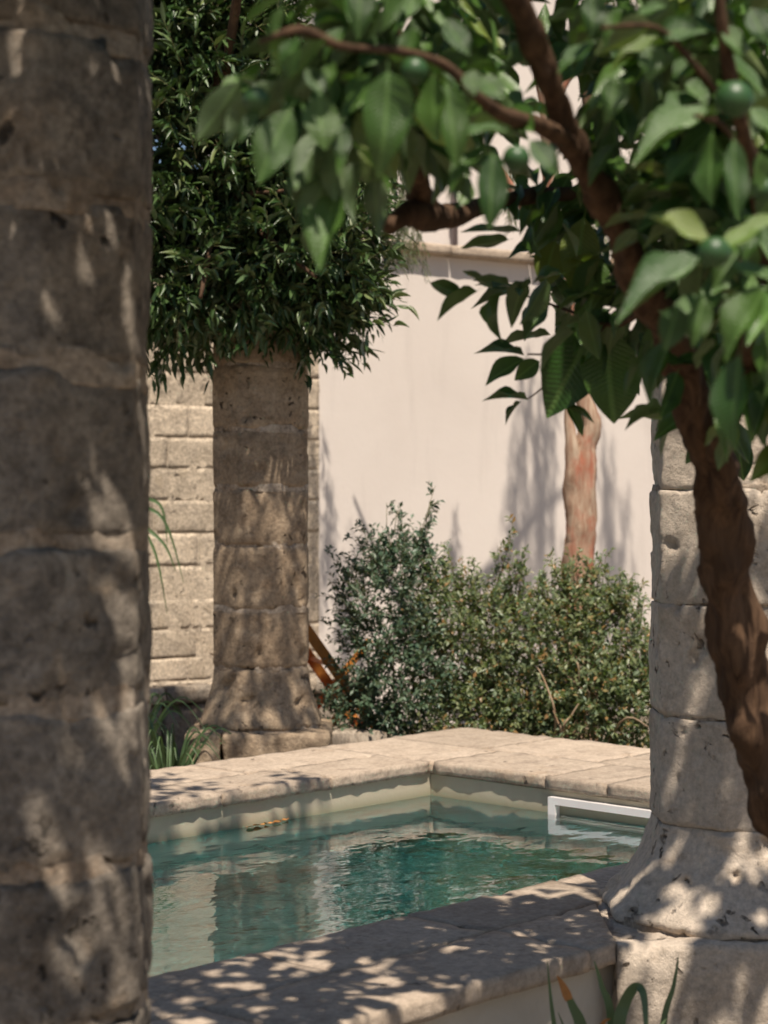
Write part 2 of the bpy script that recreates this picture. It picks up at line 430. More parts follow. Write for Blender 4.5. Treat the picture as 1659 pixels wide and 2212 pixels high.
def drum(rfun, z0, z1, na=96, nz=14, rough=0.006, seed=0.0, wear=0.012, tilt=0.0, wear_h=0.012, wob=0.004, pit=0.09):
    """octagonal stone drum, rfun(t) flat radius from bottom (0) to top (1), worn arrises and hollows"""
    bm = bmesh.new(); rings = []
    H = z1 - z0
    for k in range(nz + 1):
        # denser rings at the two arrises
        t = k / nz; t = 0.5 - 0.5 * math.cos(math.pi * t) * (0.55 + 0.45 * abs(math.cos(math.pi * t)))
        t = max(0, min(1, t))
        ring = []
        for i in range(na):
            a = 2 * math.pi * i / na
            r = octa_r(a, rfun(t))
            e = min(t, 1 - t) * H
            cd = Vector((math.cos(a), math.sin(a), 0))
            p0 = cd * r + Vector((seed * 3.1, seed * 7.3, z0 + t * H))
            nz1 = fbm(p0, 7, 4); nz2 = fbm(p0, 26, 3)
            wv = wear * (0.7 + 1.1 * max(0, fbm(p0 * 1.0 + Vector((5, 5, 5)), 9, 3)))
            wh = wear_h * (0.5 + 1.6 * max(0, fbm(p0 + Vector((3, 8, 1)), 6, 3) + 0.15))
            edge = max(0, 1 - e / wh) ** 1.5 * wv
            chip = max(0, fbm(p0 + Vector((11, 2, 7)), 5, 3) - 0.38) * 0.05 * max(0, 1 - e / 0.09)
            hole = max(0, fbm(p0 + Vector((31, 22, 7)), 13, 2) - 0.46) * pit
            r2 = r + nz1 * rough + nz2 * rough * 0.45 - edge - chip - hole
            dz = fbm(Vector((cd.x * r, cd.y * r, seed * 5 + k)), 8, 3) * wob * max(0, 1 - e / 0.05)
            ring.append(bm.verts.new((cd.x * r2, cd.y * r2, z0 + t * H + dz + tilt * cd.x * r)))
        rings.append(ring)
    for k in range(nz):
        for i in range(na):
            j = (i + 1) % na
            bm.faces.new((rings[k][i], rings[k][j], rings[k + 1][j], rings[k + 1][i]))
    bm.faces.new(rings[-1]); bm.faces.new(list(reversed(rings[0])))
    return bm

def column(label, x, y, joints, rf, mat, flare_z, plinth_top, top_rough=True, flare_r=0.285, plinth_r=0.325, hi=False, seed=1.0, split=-0.16, rough=0.005, mortar_in=0.008, wear=0.012, gap=0.006, wear_h=0.012, wob=0.004, mh=0.013, pit=0.07):
    root = empty('stone_column', (x, y, 0)); tag(root, label, 'column', 'octagonal stone columns round the pool')
    na, nz = (176, 26) if hi else (104, 14)
    g = gap
    for k in range(len(joints) - 1):
        j = random.uniform(-1, 1) * min(rough * 0.5, 0.003)
        sd = seed + k * 1.37
        dr = bm_obj('drum', drum(lambda t: rf + j, joints[k] + g, joints[k + 1] - g, na, nz, rough, sd, wear, 0, wear_h, wob, pit), mat, root, True)
    def fl(t):
        s = (1 - t)
        if s > 0.93: return flare_r
        return rf + (flare_r - rf) * (s / 0.93) ** 1.7
    bm_obj('flared_base', drum(fl, flare_z + 0.004, joints[0] - g, na, nz + 4, rough * 1.4, seed + 20, wear * 0.8, 0, wear_h, wob), mat, root, True)
    # square plinth in two stones, its faces like the shaft's flat sides
    P = plinth_r
    for x0, x1, q in ((-P, split - 0.005, 1), (split + 0.005, P, 2)):
        bm = stone_block(x1 - x0, 2 * P, plinth_top + 0.05, max(8, int((x1 - x0) / 0.022)), 30, 22, 0.012, rough * 2.6, 11, seed + q * 13)
        o = bm_obj('plinth_stone', bm, mat, root, True); o.location = ((x0 + x1) / 2, 0, -0.05)
    # lime mortar in each joint, nearly flush, showing where the arris has worn
    for k, z in enumerate(joints):
        bm_obj('mortar_joint', drum(lambda t: rf - mortar_in, z - mh, z + mh, na, 8, 0.006, seed + 50 + k, 0.001), M['mortar'], root, True)
    bm_obj('mortar_joint', drum(lambda t: flare_r - 0.008, plinth_top - 0.03, flare_z + 0.015, na, 4, 0.004, seed + 51, 0.002), M['mortar'], root, True)
    return root

# ------------------------------------------------------------------ pool
pool = empty('swimming_pool', (0, 0, 0), PROT)
tag(pool, 'small raised swimming pool with pale limestone coping slabs', 'pool')
def pool_box(name, u0, u1, v0, v1, z0, z1, mat, bev=0.0):
    bm = bmesh.new(); bmesh.ops.create_cube(bm, size=1)
    for v in bm.verts:
        v.co = Vector((u0 + (v.co.x + .5) * (u1 - u0), v0 + (v.co.y + .5) * (v1 - v0), z0 + (v.co.z + .5) * (z1 - z0)))
    if bev: bmesh.ops.bevel(bm, geom=bm.edges[:], offset=bev, segments=2, affect='EDGES')
    return bm_obj(name, bm, mat, pool)
ov = 0.022
FLOOR = -0.75
cb = CT - CTH - 0.003
UB = U0
pool_box('basin_wall', UB, U1 + ov + 0.3, V1 + ov, VF - 0.05, FLOOR, cb, M['pool_plaster'])
pool_box('basin_wall', U1 + ov, UE - 0.05, V0 - ov + 0.0, V1 + ov - 0.002, FLOOR, cb - 0.002, M['pool_plaster'])
pool_box('basin_wall', UB, UE - 0.05, VN + 0.052, V0 - ov - 0.002, FLOOR, cb - 0.004, M['render_coat'])
pool_box('basin_wall', UB - 0.3, UB - 0.002, VN + 0.052, VF - 0.052, FLOOR, cb - 0.006, M['pool_plaster'])
pool_box('basin_floor', UB, U1 + ov, V0 - ov, V1 + ov, FLOOR - 0.1, FLOOR + 0.01, M['pool_floor'])
pool_box('skirt_wall', UB, UE - 0.052, VF - 0.049, VF - 0.03, -0.02, cb - 0.001, M['render_coat'])
pool_box('skirt_wall', UE - 0.049, UE - 0.03, VN + 0.06, VF - 0.06, -0.02, cb - 0.001, M['render_coat'])

def slab(u0, u1, v0, v1, seed, rough=0.004, fs=11, xmax=None):
    g = 0.0025
    sx, sy = u1 - u0 - 2 * g, v1 - v0 - 2 * g
    bm = stone_block(sx, sy, CTH, max(6, int(sx / 0.035)), max(6, int(sy / 0.035)), 3, 0.004, rough * 1.3, fs * 1.8, seed, 0.15)
    if xmax is not None:     # cut to fit against a column plinth
        cu, cv = (u0 + u1) / 2, (v0 + v1) / 2
        nl = Vector((UX, -UY, 0)); x_c = P2(cu, cv).x
        r = bmesh.ops.bisect_plane(bm, geom=bm.verts[:] + bm.edges[:] + bm.faces[:], plane_co=nl * (xmax - x_c), plane_no=nl, clear_outer=True)
        bmesh.ops.holes_fill(bm, edges=[e for e in bm.edges if e.is_boundary])
    o = bm_obj('coping_slab', bm, M['coping'], pool, True)
    o.location = ((u0 + u1) / 2, (v0 + v1) / 2, CT - CTH + random.uniform(-0.0012, 0.0012))
    o.rotation_euler = (random.uniform(-.001, .001), random.uniform(-.001, .001), random.uniform(-.002, .002))
    return o
VM = 2.907
sd = 0
def row(us, v0, v1, rough=0.004):
    global sd
    for a, b in zip(us[:-1], us[1:]):
        sd += 1.61; slab(a, b, v0, v1, sd, rough)
row([0.4, 1.15, 1.75, 2.3, 2.917, 3.45, 4.05, 4.75, 5.30, 5.585], VM, V0)
row([0.4, 0.95, 1.50], VN, VM)
row([2.24, 2.53, 3.478], VN, VM)
slab(3.478, 3.996, VN, VM, 77.0, xmax=0.555)
row([4.46, 5.0, 5.585], VN, VM)
row([0.4, 1.5, 2.2, 3.0, 3.75, 4.46, 5.02, 5.585], V1, 5.30, 0.006)
row([0.4, 1.2, 2.0, 2.7, 3.4, 4.1, 4.86, 5.585], 5.30, VF)
for (a, b) in ((U1, 6.03), (6.03, UE)):
    vv = [VN, 3.0, 3.55, 4.12, 4.41, 4.99, VF] if a == U1 else [VN, 3.2, 3.9, 4.5, 5.1, VF]
    for p, q in zip(vv[:-1], vv[1:]):
        sd += 1.61; slab(a, b, p, q, sd, 0.006)
# bedding mortar under and between the slabs
pool_box('bedding', 0.42, UE - 0.03, VM + 0.004, V0 - 0.015, CT - CTH - 0.002, CT - 0.011, M['mortar'])
for a_, b_ in ((0.42, 1.49), (2.25, 3.70), (4.47, UE - 0.032)): pool_box('bedding', a_, b_, VN + 0.03, VM + 0.003, CT - CTH - 0.002, CT - 0.0105, M['mortar'])
pool_box('bedding', 0.42, UE - 0.03, V1 + 0.015, VF - 0.03, CT - CTH - 0.0015, CT - 0.012, M['mortar'])
pool_box('bedding', U1 + 0.015, UE - 0.031, V0 - 0.0149, V1 + 0.0149, CT - CTH - 0.001, CT - 0.013, M['mortar'])

# skimmer: a white frame set in the end wall at the water line
def skimmer():
    y0, y1 = 3.62, 4.385
    zt, zb = 0.372, 0.20
    w = 0.034
    root = mesh_obj('skimmer_frame', *frame_geo(U1 - 0.012, U1 + 0.022, y0, y1, zb, zt, w), M['white_plastic'], pool, False)
    # splayed mouth behind the frame
    a, b_ = U1 + 0.018, U1 + 0.10
    i0, i1, j0, j1 = y0 + w, y1 - w, zb + w, zt - w * 0.8
    s = 0.03
    V = [(a, i0, j0), (a, i1, j0), (a, i1, j1), (a, i0, j1), (b_, i0 + s, j0 + s), (b_, i1 - s, j0 + s), (b_, i1 - s, j1 - s * .5), (b_, i0 + s, j1 - s * .5)]
    mesh_obj('mouth', V, [(0, 1, 5, 4), (1, 2, 6, 5), (2, 3, 7, 6), (3, 0, 4, 7), (4, 5, 6, 7)], M['pool_plaster'], root, False)
def frame_geo(x0, x1, y0, y1, z0, z1, w):
    o = [(y0, z0), (y1, z0), (y1, z1), (y0, z1)]
    i = [(y0 + w, z0 + w), (y1 - w, z0 + w), (y1 - w, z1 - w * .8), (y0 + w, z1 - w * .8)]
    V = [(x0, *p) for p in o] + [(x0, *p) for p in i] + [(x1, *p) for p in o] + [(x1, *p) for p in i]
    Fc = []
    for k in range(4):
        l = (k + 1) % 4
        Fc += [(k, l, 4 + l, 4 + k), (8 + l, 8 + k, 12 + k, 12 + l), (l, k, 8 + k, 8 + l), (4 + k, 4 + l, 12 + l, 12 + k)]
    return V, Fc
skimmer()

# water body
def water():
    bm = bmesh.new(); bmesh.ops.create_cube(bm, size=1)
    u0, u1, v0, v1 = UB + 0.001, U1 + ov - 0.001, V0 - ov + 0.001, V1 + ov - 0.001
    for v in bm.verts:
        v.co = Vector((u0 + (v.co.x + .5) * (u1 - u0), v0 + (v.co.y + .5) * (v1 - v0), FLOOR + 0.012 + (v.co.z + .5) * (WL - FLOOR - 0.012)))
    o = bm_obj('water', bm, M['water']); o.rotation_euler = (0, 0, PROT)
    tag(o, kind='structure')
water()

# ------------------------------------------------------------------ columns
column('rough dark weathered stone column filling the left edge, nearest of the three', -0.642, 3.15,
       [0.56, 0.645, 0.905, 1.178, 1.436, 1.724, 2.0, 2.27, 2.55, 2.83], 0.23, M['pillar_stone'], 0.30, 0.28, hi=True, seed=1.0, rough=0.006, mortar_in=0.004, wear=0.014, gap=0.006, wear_h=0.03, wob=0.012, mh=0.03, pit=0.04)
column('pale limewashed stone column with flared base, behind the citrus trunk', 0.936, 4.77,
       [0.685, 0.962, 1.246, 1.537, 1.84], 0.23, M['pale_column'], 0.447, 0.446, hi=True, seed=60.0, plinth_r=0.380, flare_r=0.358, rough=0.006, mortar_in=0.007, split=0.12, wear=0.005, gap=0.0025, wear_h=0.010, wob=0.006)
column('brown stone column with flared base rising into the dense evergreen', -0.582, 8.7,
       [0.735, 1.009, 1.304, 1.574, 1.848, 2.150, 2.43, 2.72], 0.222, M['column_stone'], 0.454, 0.45, seed=110.0, rough=0.005, plinth_r=0.33, mortar_in=0.006, wear=0.012, gap=0.004, wear_h=0.02, wob=0.007, mh=0.02)
# the pale column carries a rough narrow cap
capo = [o for o in bpy.data.objects if o.get('label', '').startswith('pale limewashed')][0]
bm_obj('neck_stone', drum(lambda t: 0.185 + 0.02 * t, 1.846, 2.06, 80, 14, 0.012, 88.0, 0.02), M['column_stone'], capo, True)

# ------------------------------------------------------------------ walls behind
WROT = R(34)
WX, WY = math.cos(WROT), math.sin(WROT)
WO = Vector((-0.413, 11.75, 0))               # where stone meets plaster
def wall_root(name, label, cat):
    r = empty(name, WO, WROT); return tag(r, label, cat)
def loc_box(name, x0, x1, y0, y1, z0, z1, mat, parent, bev=0.0):
    bm = bmesh.new(); bmesh.ops.create_cube(bm, size=1)
    for v in bm.verts:
        v.co = Vector((x0 + (v.co.x + .5) * (x1 - x0), y0 + (v.co.y + .5) * (y1 - y0), z0 + (v.co.z + .5) * (z1 - z0)))
    if bev: bmesh.ops.bevel(bm, geom=bm.edges[:], offset=bev, segments=2, affect='EDGES')
    return bm_obj(name, bm, mat, parent)

sw = wall_root('stone_wall', 'sunlit sandy block stone wall seen left of the brown column', 'wall')
loc_box('mortar', -4.0, -0.006, 0.0015, 0.30, 0, 3.3, M['wall_stone'], sw)
zc = [0, 0.21, 0.42, 0.56, 0.735, 0.915, 1.12, 1.32, 1.52, 1.715, 1.905, 2.10, 2.30, 2.50, 2.70, 2.90, 3.10, 3.30]
for k in range(len(zc) - 1):
    x = 0.0; first = True
    while x > -4.0:
        L = random.uniform(0.28, 0.62)
        if first and k % 2: L *= 0.55
        first = False
        L = min(L, x + 4.0)
        if L < 0.05: break
        h = zc[k + 1] - zc[k] - 0.003
        bm = stone_block(L - 0.003, 0.16, h, max(5, int(L / 0.04)), 3, 7, 0.0018, 0.005, 12, x * 3 + k * 7)
        b = bm_obj('block', bm, M['wall_stone'], sw, True)
        b.location = (x - L / 2, 0.08 + random.uniform(-0.002, 0.002) , zc[k] + 0.0015)
        x -= L

pw = wall_root('plaster_wall', 'tall white plastered garden wall with weathered stone cap', 'wall')
loc_box('wall_face', 0.002, 7.0, 0.02, 0.30, 0, 3.16, M['plaster'], pw)
x = -0.02; k = 0
while x < 7.0:
    L = random.uniform(0.45, 0.75)
    bm = stone_block(L - 0.006, 0.42, 0.075, 12, 6, 3, 0.012, 0.005, 11, k * 3.3)
    b = bm_obj('cap_stone', bm, M['coping'], pw, True); b.location = (x + L / 2, 0.155, 3.162)
    x += L; k += 1

bd = wall_root('building', 'white rendered building rising behind the garden wall', 'building')
loc_box('wall', 0.75, 9.0, 0.9, 3.0, 0, 8.0, M['plaster'], bd)
pipe_x = None
def pipe():
    # drain pipe on the building's face: ray through the picture point to the plane local y = 0.9
    d = Vector(((982 - CX) / F, 1, 0)); nrm = Vector((-WY, WX, 0))
    t = (WO.dot(nrm) + 0.86) / d.dot(nrm)
    p = d * t - WO
    px = p.x * WX + p.y * WY
    bm = bmesh.new()
    bmesh.ops.create_cone(bm, cap_ends=True, segments=16, radius1=0.024, radius2=0.024, depth=5.0)
    o = bm_obj('drain_pipe', bm, M['pipe'], bd, True); o.location = (px, 0.86, 5.55)
    for z in (3.25, 4.6, 5.9):
        bm = bmesh.new(); bmesh.ops.create_cone(bm, cap_ends=True, segments=16, radius1=0.033, radius2=0.033, depth=0.03)
        b = bm_obj('bracket', bm, M['pipe'], o, True); b.location = (0, 0, z - 5.25)
    bm = bmesh.new(); bmesh.ops.create_cone(bm, cap_ends=True, segments=16, radius1=0.03, radius2=0.03, depth=0.1)
    b = bm_obj('shoe', bm, M['pipe'], o, True); b.location = (0, 0, -2.45)
pipe()

# low retaining wall along the foot of the stone wall
lw = wall_root('low_retaining_wall', 'low kerb wall of grey stones at the foot of the block wall', 'wall')
x = 0.1; k = 0
while x > -3.6:
    L = random.uniform(0.26, 0.42)
    bm = stone_block(L - 0.008, 0.20, 0.10, 6, 4, 3, 0.014, 0.008, 10, k * 2.1 + 4)
    b = bm_obj('cap_stone', bm, M['wall_stone'] if k % 3 else M['kerb_stone'], lw, True); b.location = (x - L / 2, -0.36, 0.335)
    bm = stone_block(L - 0.014, 0.17, 0.33, 6, 4, 6, 0.03, 0.02, 8, k * 2.1 + 40)
    b = bm_obj('face_stone', bm, M['kerb_stone'], lw, True); b.location = (x - L / 2, -0.35, 0.0)
    x -= L; k += 1
bed = loc_box('planting_bed', -3.6, 0.1, -0.262, -0.01, 0.0, 0.38, M['soil'], None)
bed.location = WO; bed.rotation_euler = (0, 0, WROT); tag(bed, kind='structure')

# ------------------------------------------------------------------ leaves, tubes
def leaf_tpl(ns=6, wf=0.8, fold=0.25, curl=0.25, petiole=0.0, bend=0.0, wave=0.0):
    """unit leaf: length 1 along x, width 1 along y (scaled later), 3 points per station"""
    V = []; Q = []; U = []
    for k in range(ns + 1):
        t = k / ns
        w = (math.sin(math.pi * t ** wf)) ** 0.9 * 0.5 if 0 < k < ns else 0.012
        z = -curl * t * t; y = bend * t * t
        wl_, wr_ = wave * math.sin(9 * t + 1), wave * math.sin(8 * t + 3)
        V += [(t, y + w, z + fold * w + wl_ * w), (t, y, z), (t, y - w, z + fold * w + wr_ * w)]
        U += [(t, w * 2, 0), (t, 0, 0), (t, w * 2, 0)]
    for k in range(ns):
        a = 3 * k
        Q += [(a + 1, a + 4, a + 3, a), (a + 2, a + 5, a + 4, a + 1)]
    if petiole:
        n = len(V)
        V += [(-petiole, 0.012, 0.02), (-petiole, -0.012, 0.02), (0.02, -0.012, 0), (0.02, 0.012, 0)]
        U += [(0, 0, 0)] * 4
        Q.append((n, n + 1, n + 2, n + 3))
    return np.array(V, float), np.array(Q, int), np.array(U, float)

def leaf_frame(d, n):
    d = np.asarray(d, float); d = d / (np.linalg.norm(d) + 1e-9)
    n = np.asarray(n, float); n = n - d * np.dot(n, d)
    ln = np.linalg.norm(n)
    if ln < 1e-4: n = np.cross(d, (0.3, 0.5, 0.8)); ln = np.linalg.norm(n)
    n = n / ln
    return d, np.cross(n, d), n

class Foliage:
    """leaves collected as (base, axes, length, width, curl, shape); shapes are a few leaf templates"""
    def __init__(s, *tpls): s.T = tpls; s.items = []
    def add(s, base, d, n, L, W, curl=1.0): s.items.append((np.array(base, float), *leaf_frame(d, n), L, W, curl, int(rng.integers(len(s.T)))))
    def mat(s, it):
        b, d, y, n, L, W, c, _ = it
        return Matrix(((d[0] * L, y[0] * W, n[0] * L * c, b[0]), (d[1] * L, y[1] * W, n[1] * L * c, b[1]), (d[2] * L, y[2] * W, n[2] * L * c, b[2]), (0, 0, 0, 1)))
    def build(s, name, mat, parent, items=None):
        items = s.items if items is None else items
        if not items: return None
        VV, QQ, RR, UU = [], [], [], []; off = 0
        for q, (t, tq, tu) in enumerate(s.T):
            it = [i for i in items if i[7] == q]
            if not it: continue
            B = np.array([i[0] for i in it]); X = np.array([i[1] * i[4] for i in it])
            Y = np.array([i[2] * i[5] for i in it]); Z = np.array([i[3] * i[4] * i[6] for i in it])
            V = B[:, None, :] + t[None, :, 0, None] * X[:, None, :] + t[None, :, 1, None] * Y[:, None, :] + t[None, :, 2, None] * Z[:, None, :]
            nv = len(t)
            QQ.append((tq[None] + (np.arange(len(it)) * nv)[:, None, None]).reshape(-1, 4) + off); off += nv * len(it)
            VV.append(V.reshape(-1, 3)); RR.append(np.repeat(rng.random(len(it)), nv)); UU.append(np.tile(tu, (len(it), 1)))
        return big_mesh(name, np.concatenate(VV), np.concatenate(QQ), mat, parent, np.concatenate(RR), np.concatenate(UU))
    def singles(s, name, mat, parent, items):
        mes = []
        for t, tq, tu in s.T:
            me = bpy.data.meshes.new(name)
            me.from_pydata([tuple(v) for v in t], [], [tuple(int(k) for k in q) for q in tq]); me.materials.append(mat)
            a = me.attributes.new('blade', 'FLOAT_VECTOR', 'POINT'); a.data.foreach_set('vector', np.asarray(tu, np.float32).ravel())
            me.polygons.foreach_set('use_smooth', [True] * len(me.polygons)); me.update(); mes.append(me)
        inv = parent.matrix_basis.inverted()
        for it in items:
            o = bpy.data.objects.new(name, mes[it[7]]); link(o, parent); o.matrix_basis = inv @ s.mat(it)

class Tubes:
    """several tubes joined into one mesh"""
    def __init__(s): s.V = []; s.Q = []
    def add(s, pts, rad, ns=6, rough=0.0, seed=0.0, ridge=0.0):
        pts = [Vector(p) for p in pts]; base = len(s.V)
        n = len(pts)
        up = Vector((0.31, 0.77, 0.55))
        for k, p in enumerate(pts):
            d = (pts[min(n - 1, k + 1)] - pts[max(0, k - 1)]).normalized()
            a = d.cross(up).normalized(); b = d.cross(a)
            r = rad[k] if hasattr(rad, '__len__') else rad
            for i in range(ns):
                th = 2 * math.pi * i / ns
                c = a * math.cos(th) + b * math.sin(th)
                rr = r
                if rough:
                    q = p + c * r
                    rr = r * (1 + rough * fbm(Vector((q.x, q.y, q.z * 0.45)) + Vector((seed, 0, 0)), 16, 5) + ridge * math.sin(th * 3 + k * 0.05 + seed) )
                s.V.append(p + c * rr)
        for k in range(n - 1):
            for i in range(ns):
                j = (i + 1) % ns
                s.Q.append((base + k * ns + i, base + k * ns + j, base + (k + 1) * ns + j, base + (k + 1) * ns + i))
        s.V.append(pts[-1]); e = len(s.V) - 1
        for i in range(ns):
            j = (i + 1) % ns
            s.Q.append((base + (n - 1) * ns + i, base + (n - 1) * ns + j, e, e))
    def build(s, name, mat, parent=None):
        me = bpy.data.meshes.new(name)
        me.from_pydata([tuple(v) for v in s.V], [], [q if q[2] != q[3] else q[:3] for q in s.Q]); me.materials.append(mat)
        me.polygons.foreach_set('use_smooth', [True] * len(me.polygons)); me.update()
        return link(bpy.data.objects.new(name, me), parent)

def spline(pts, rad, n=8):
    P = [Vector(p) for p in pts]; out = []; ro = []
    for k in range(len(P) - 1):
        p0, p1, p2, p3 = P[max(0, k - 1)], P[k], P[k + 1], P[min(len(P) - 1, k + 2)]
        for i in range(n):
            t = i / n
            out.append(0.5 * ((2 * p1) + (p2 - p0) * t + (2 * p0 - 5 * p1 + 4 * p2 - p3) * t * t + (3 * p1 - p0 - 3 * p2 + p3) * t ** 3))
            ro.append(rad[k] * (1 - t) + rad[k + 1] * t)
    out.append(P[-1]); ro.append(rad[-1])
    return out, ro

def rvec(): 
    v = rng.normal(size=3); return v / np.linalg.norm(v)

def local(tree, pts): return pts     # things keep world coordinates, their Empty stands at the base

# ------------------------------------------------------------------ citrus tree
def citrus():
    base = Vector((1.02, 3.75, 0))
    root = empty('citrus_tree', base); tag(root, 'citrus tree with green fruit, its slanting brown trunk in front of the pale column', 'tree')
    inv = root.matrix_basis.inverted()
    tb = Tubes()
    def T(l): return [D(x, y, Y) for x, y, Y in l]
    main = [(base.x + 0.02, base.y, -0.05)] + T([(1760, 1960, 3.72), (1688, 1730, 3.70), (1618, 1520, 3.66), (1585, 1330, 3.62), (1562, 1150, 3.56), (1538, 1000, 3.48), (1480, 800, 3.36), (1405, 650, 3.22), (1335, 500, 3.08), (1268, 365, 2.96), (1206, 240, 2.86), (1165, 110, 2.78), (1105, -10, 2.70), (1000, -200, 2.6), (900, -420, 2.5)])
    rad = [0.085, 0.066, 0.062, 0.056, 0.05, 0.053, 0.044, 0.034, 0.029, 0.0245, 0.0225, 0.020, 0.019, 0.0175, 0.015, 0.012]
    p, r = spline(main, rad, 16); tb.add(p, r, 26, 0.55, 1.0, 0.07)
    # limbs
    limbs = [
        (T([(1258, 345, 2.95), (1215, 300, 2.86), (1160, 268, 2.75), (1092, 250, 2.64), (1040, 215, 2.55), (960, 140, 2.5), (860, 110, 2.46), (740, 100, 2.42), (650, 65, 2.4), (560, 90, 2.38)]), [0.016, 0.0155, 0.014, 0.011, 0.008, 0.007, 0.006, 0.006, 0.007, 0.003]),
        (T([(1480, 800, 3.36), (1440, 640, 3.5), (1380, 520, 3.7), (1330, 420, 3.9), (1290, 300, 4.1), (1250, 100, 4.3), (1200, -200, 4.4)]), [0.03, 0.024, 0.02, 0.017, 0.015, 0.013, 0.01]),
        (T([(1330, 420, 3.9), (1180, 420, 3.75), (1060, 440, 3.6), (990, 462, 3.45), (930, 468, 3.3), (880, 462, 3.2), (838, 492, 3.15)]), [0.014, 0.016, 0.018, 0.021, 0.025, 0.024, 0.012]),
        (T([(930, 468, 3.3), (905, 420, 3.25), (900, 350, 3.15), (890, 240, 3.0), (850, 60, 2.9), (800, -150, 2.8)]), [0.026, 0.026, 0.018, 0.013, 0.011, 0.008]),
        (T([(1538, 1000, 3.48), (1600, 820, 3.2), (1650, 620, 2.95), (1640, 420, 2.75), (1600, 260, 2.6), (1560, 60, 2.5), (1540, -200, 2.45)]), [0.026, 0.022, 0.018, 0.014, 0.011, 0.009, 0.006]),
        (T([(1650, 620, 2.95), (1600, 570, 2.7), (1543, 545, 2.48)]), [0.008, 0.006, 0.003]),
        (T([(1640, 420, 2.75), (1570, 280, 2.5), (1500, 250, 2.42)]), [0.007, 0.005, 0.003]),
        (T([(1600, 260, 2.6), (1500, 140, 2.5), (1420, 60, 2.45), (1300, 60, 2.42)]), [0.006, 0.005, 0.004, 0.003]),
        (T([(1405, 650, 3.22), (1360, 690, 3.45), (1310, 700, 3.65), (1220, 668, 3.78), (1140, 640, 3.85)]), [0.009, 0.007, 0.005, 0.004, 0.002]),
        (T([(1310, 700, 3.65), (1240, 760, 3.72), (1140, 765, 3.8)]), [0.004, 0.003, 0.002]),
        (T([(1240, 760, 3.72), (1180, 830, 3.78), (1140, 862, 3.8)]), [0.003, 0.002, 0.0015]),
        # crown above the frame
        ([D(1000, -200, 2.6), Vector((-.2, 2.3, 2.9)), Vector((-.7, 1.9, 3.0)), Vector((-1.2, 1.5, 3.2))], [0.017, 0.014, 0.01, 0.006]),
        ([D(900, -420, 2.5), Vector((-.2, 3.2, 3.4)), Vector((-.5, 4.0, 3.9)), Vector((-.9, 4.4, 4.3))], [0.012, 0.012, 0.009, 0.005]),
        ([D(1200, -200, 4.4), Vector((.6, 3.8, 3.1)), Vector((.3, 3.3, 3.3)), Vector((0, 2.9, 3.6))], [0.01, 0.009, 0.008, 0.005]),
        ([D(1540, -200, 2.45), Vector((.9, 2.9, 2.8)), Vector((1.3, 3.3, 3.1))], [0.006, 0.006, 0.004]),
    ]
    for k, (pp, rr) in enumerate(limbs):
        p, r = spline(pp, rr, 7); tb.add(p, r, 10 if max(rr) > 0.01 else 6, 0.22, k * 3.3)
    tr = tb.build('trunk', M['citrus_bark'], root); tr.matrix_basis = inv
    fo = Foliage(leaf_tpl(9, 0.82, 0.30, 0.16, 0.10, 0.05, 0.10), leaf_tpl(9, 0.74, 0.42, 0.26, 0.10, -0.16, 0.18), leaf_tpl(9, 0.88, 0.18, 0.08, 0.10, 0.14, 0.12))
    hand = []
    def H(bx, by, tx, ty, w, Y=2.45, n=(0, -0.75, 0.65), dY=0.0, curl=1.0):
        b = D(bx, by, Y); t = D(tx, ty, Y + dY)
        L = (t - b).length
        fo.add(b, t - b, n, L, w / F * Y * 1.08, curl); hand.append(fo.items[-1])
    UPL = (-0.2, -0.6, 0.75); FACE = (0.1, -1, 0.25); DN = (0.1, -1, -0.4); LT = (-.7, -.7, .3); RT = (.7, -.7, .3)
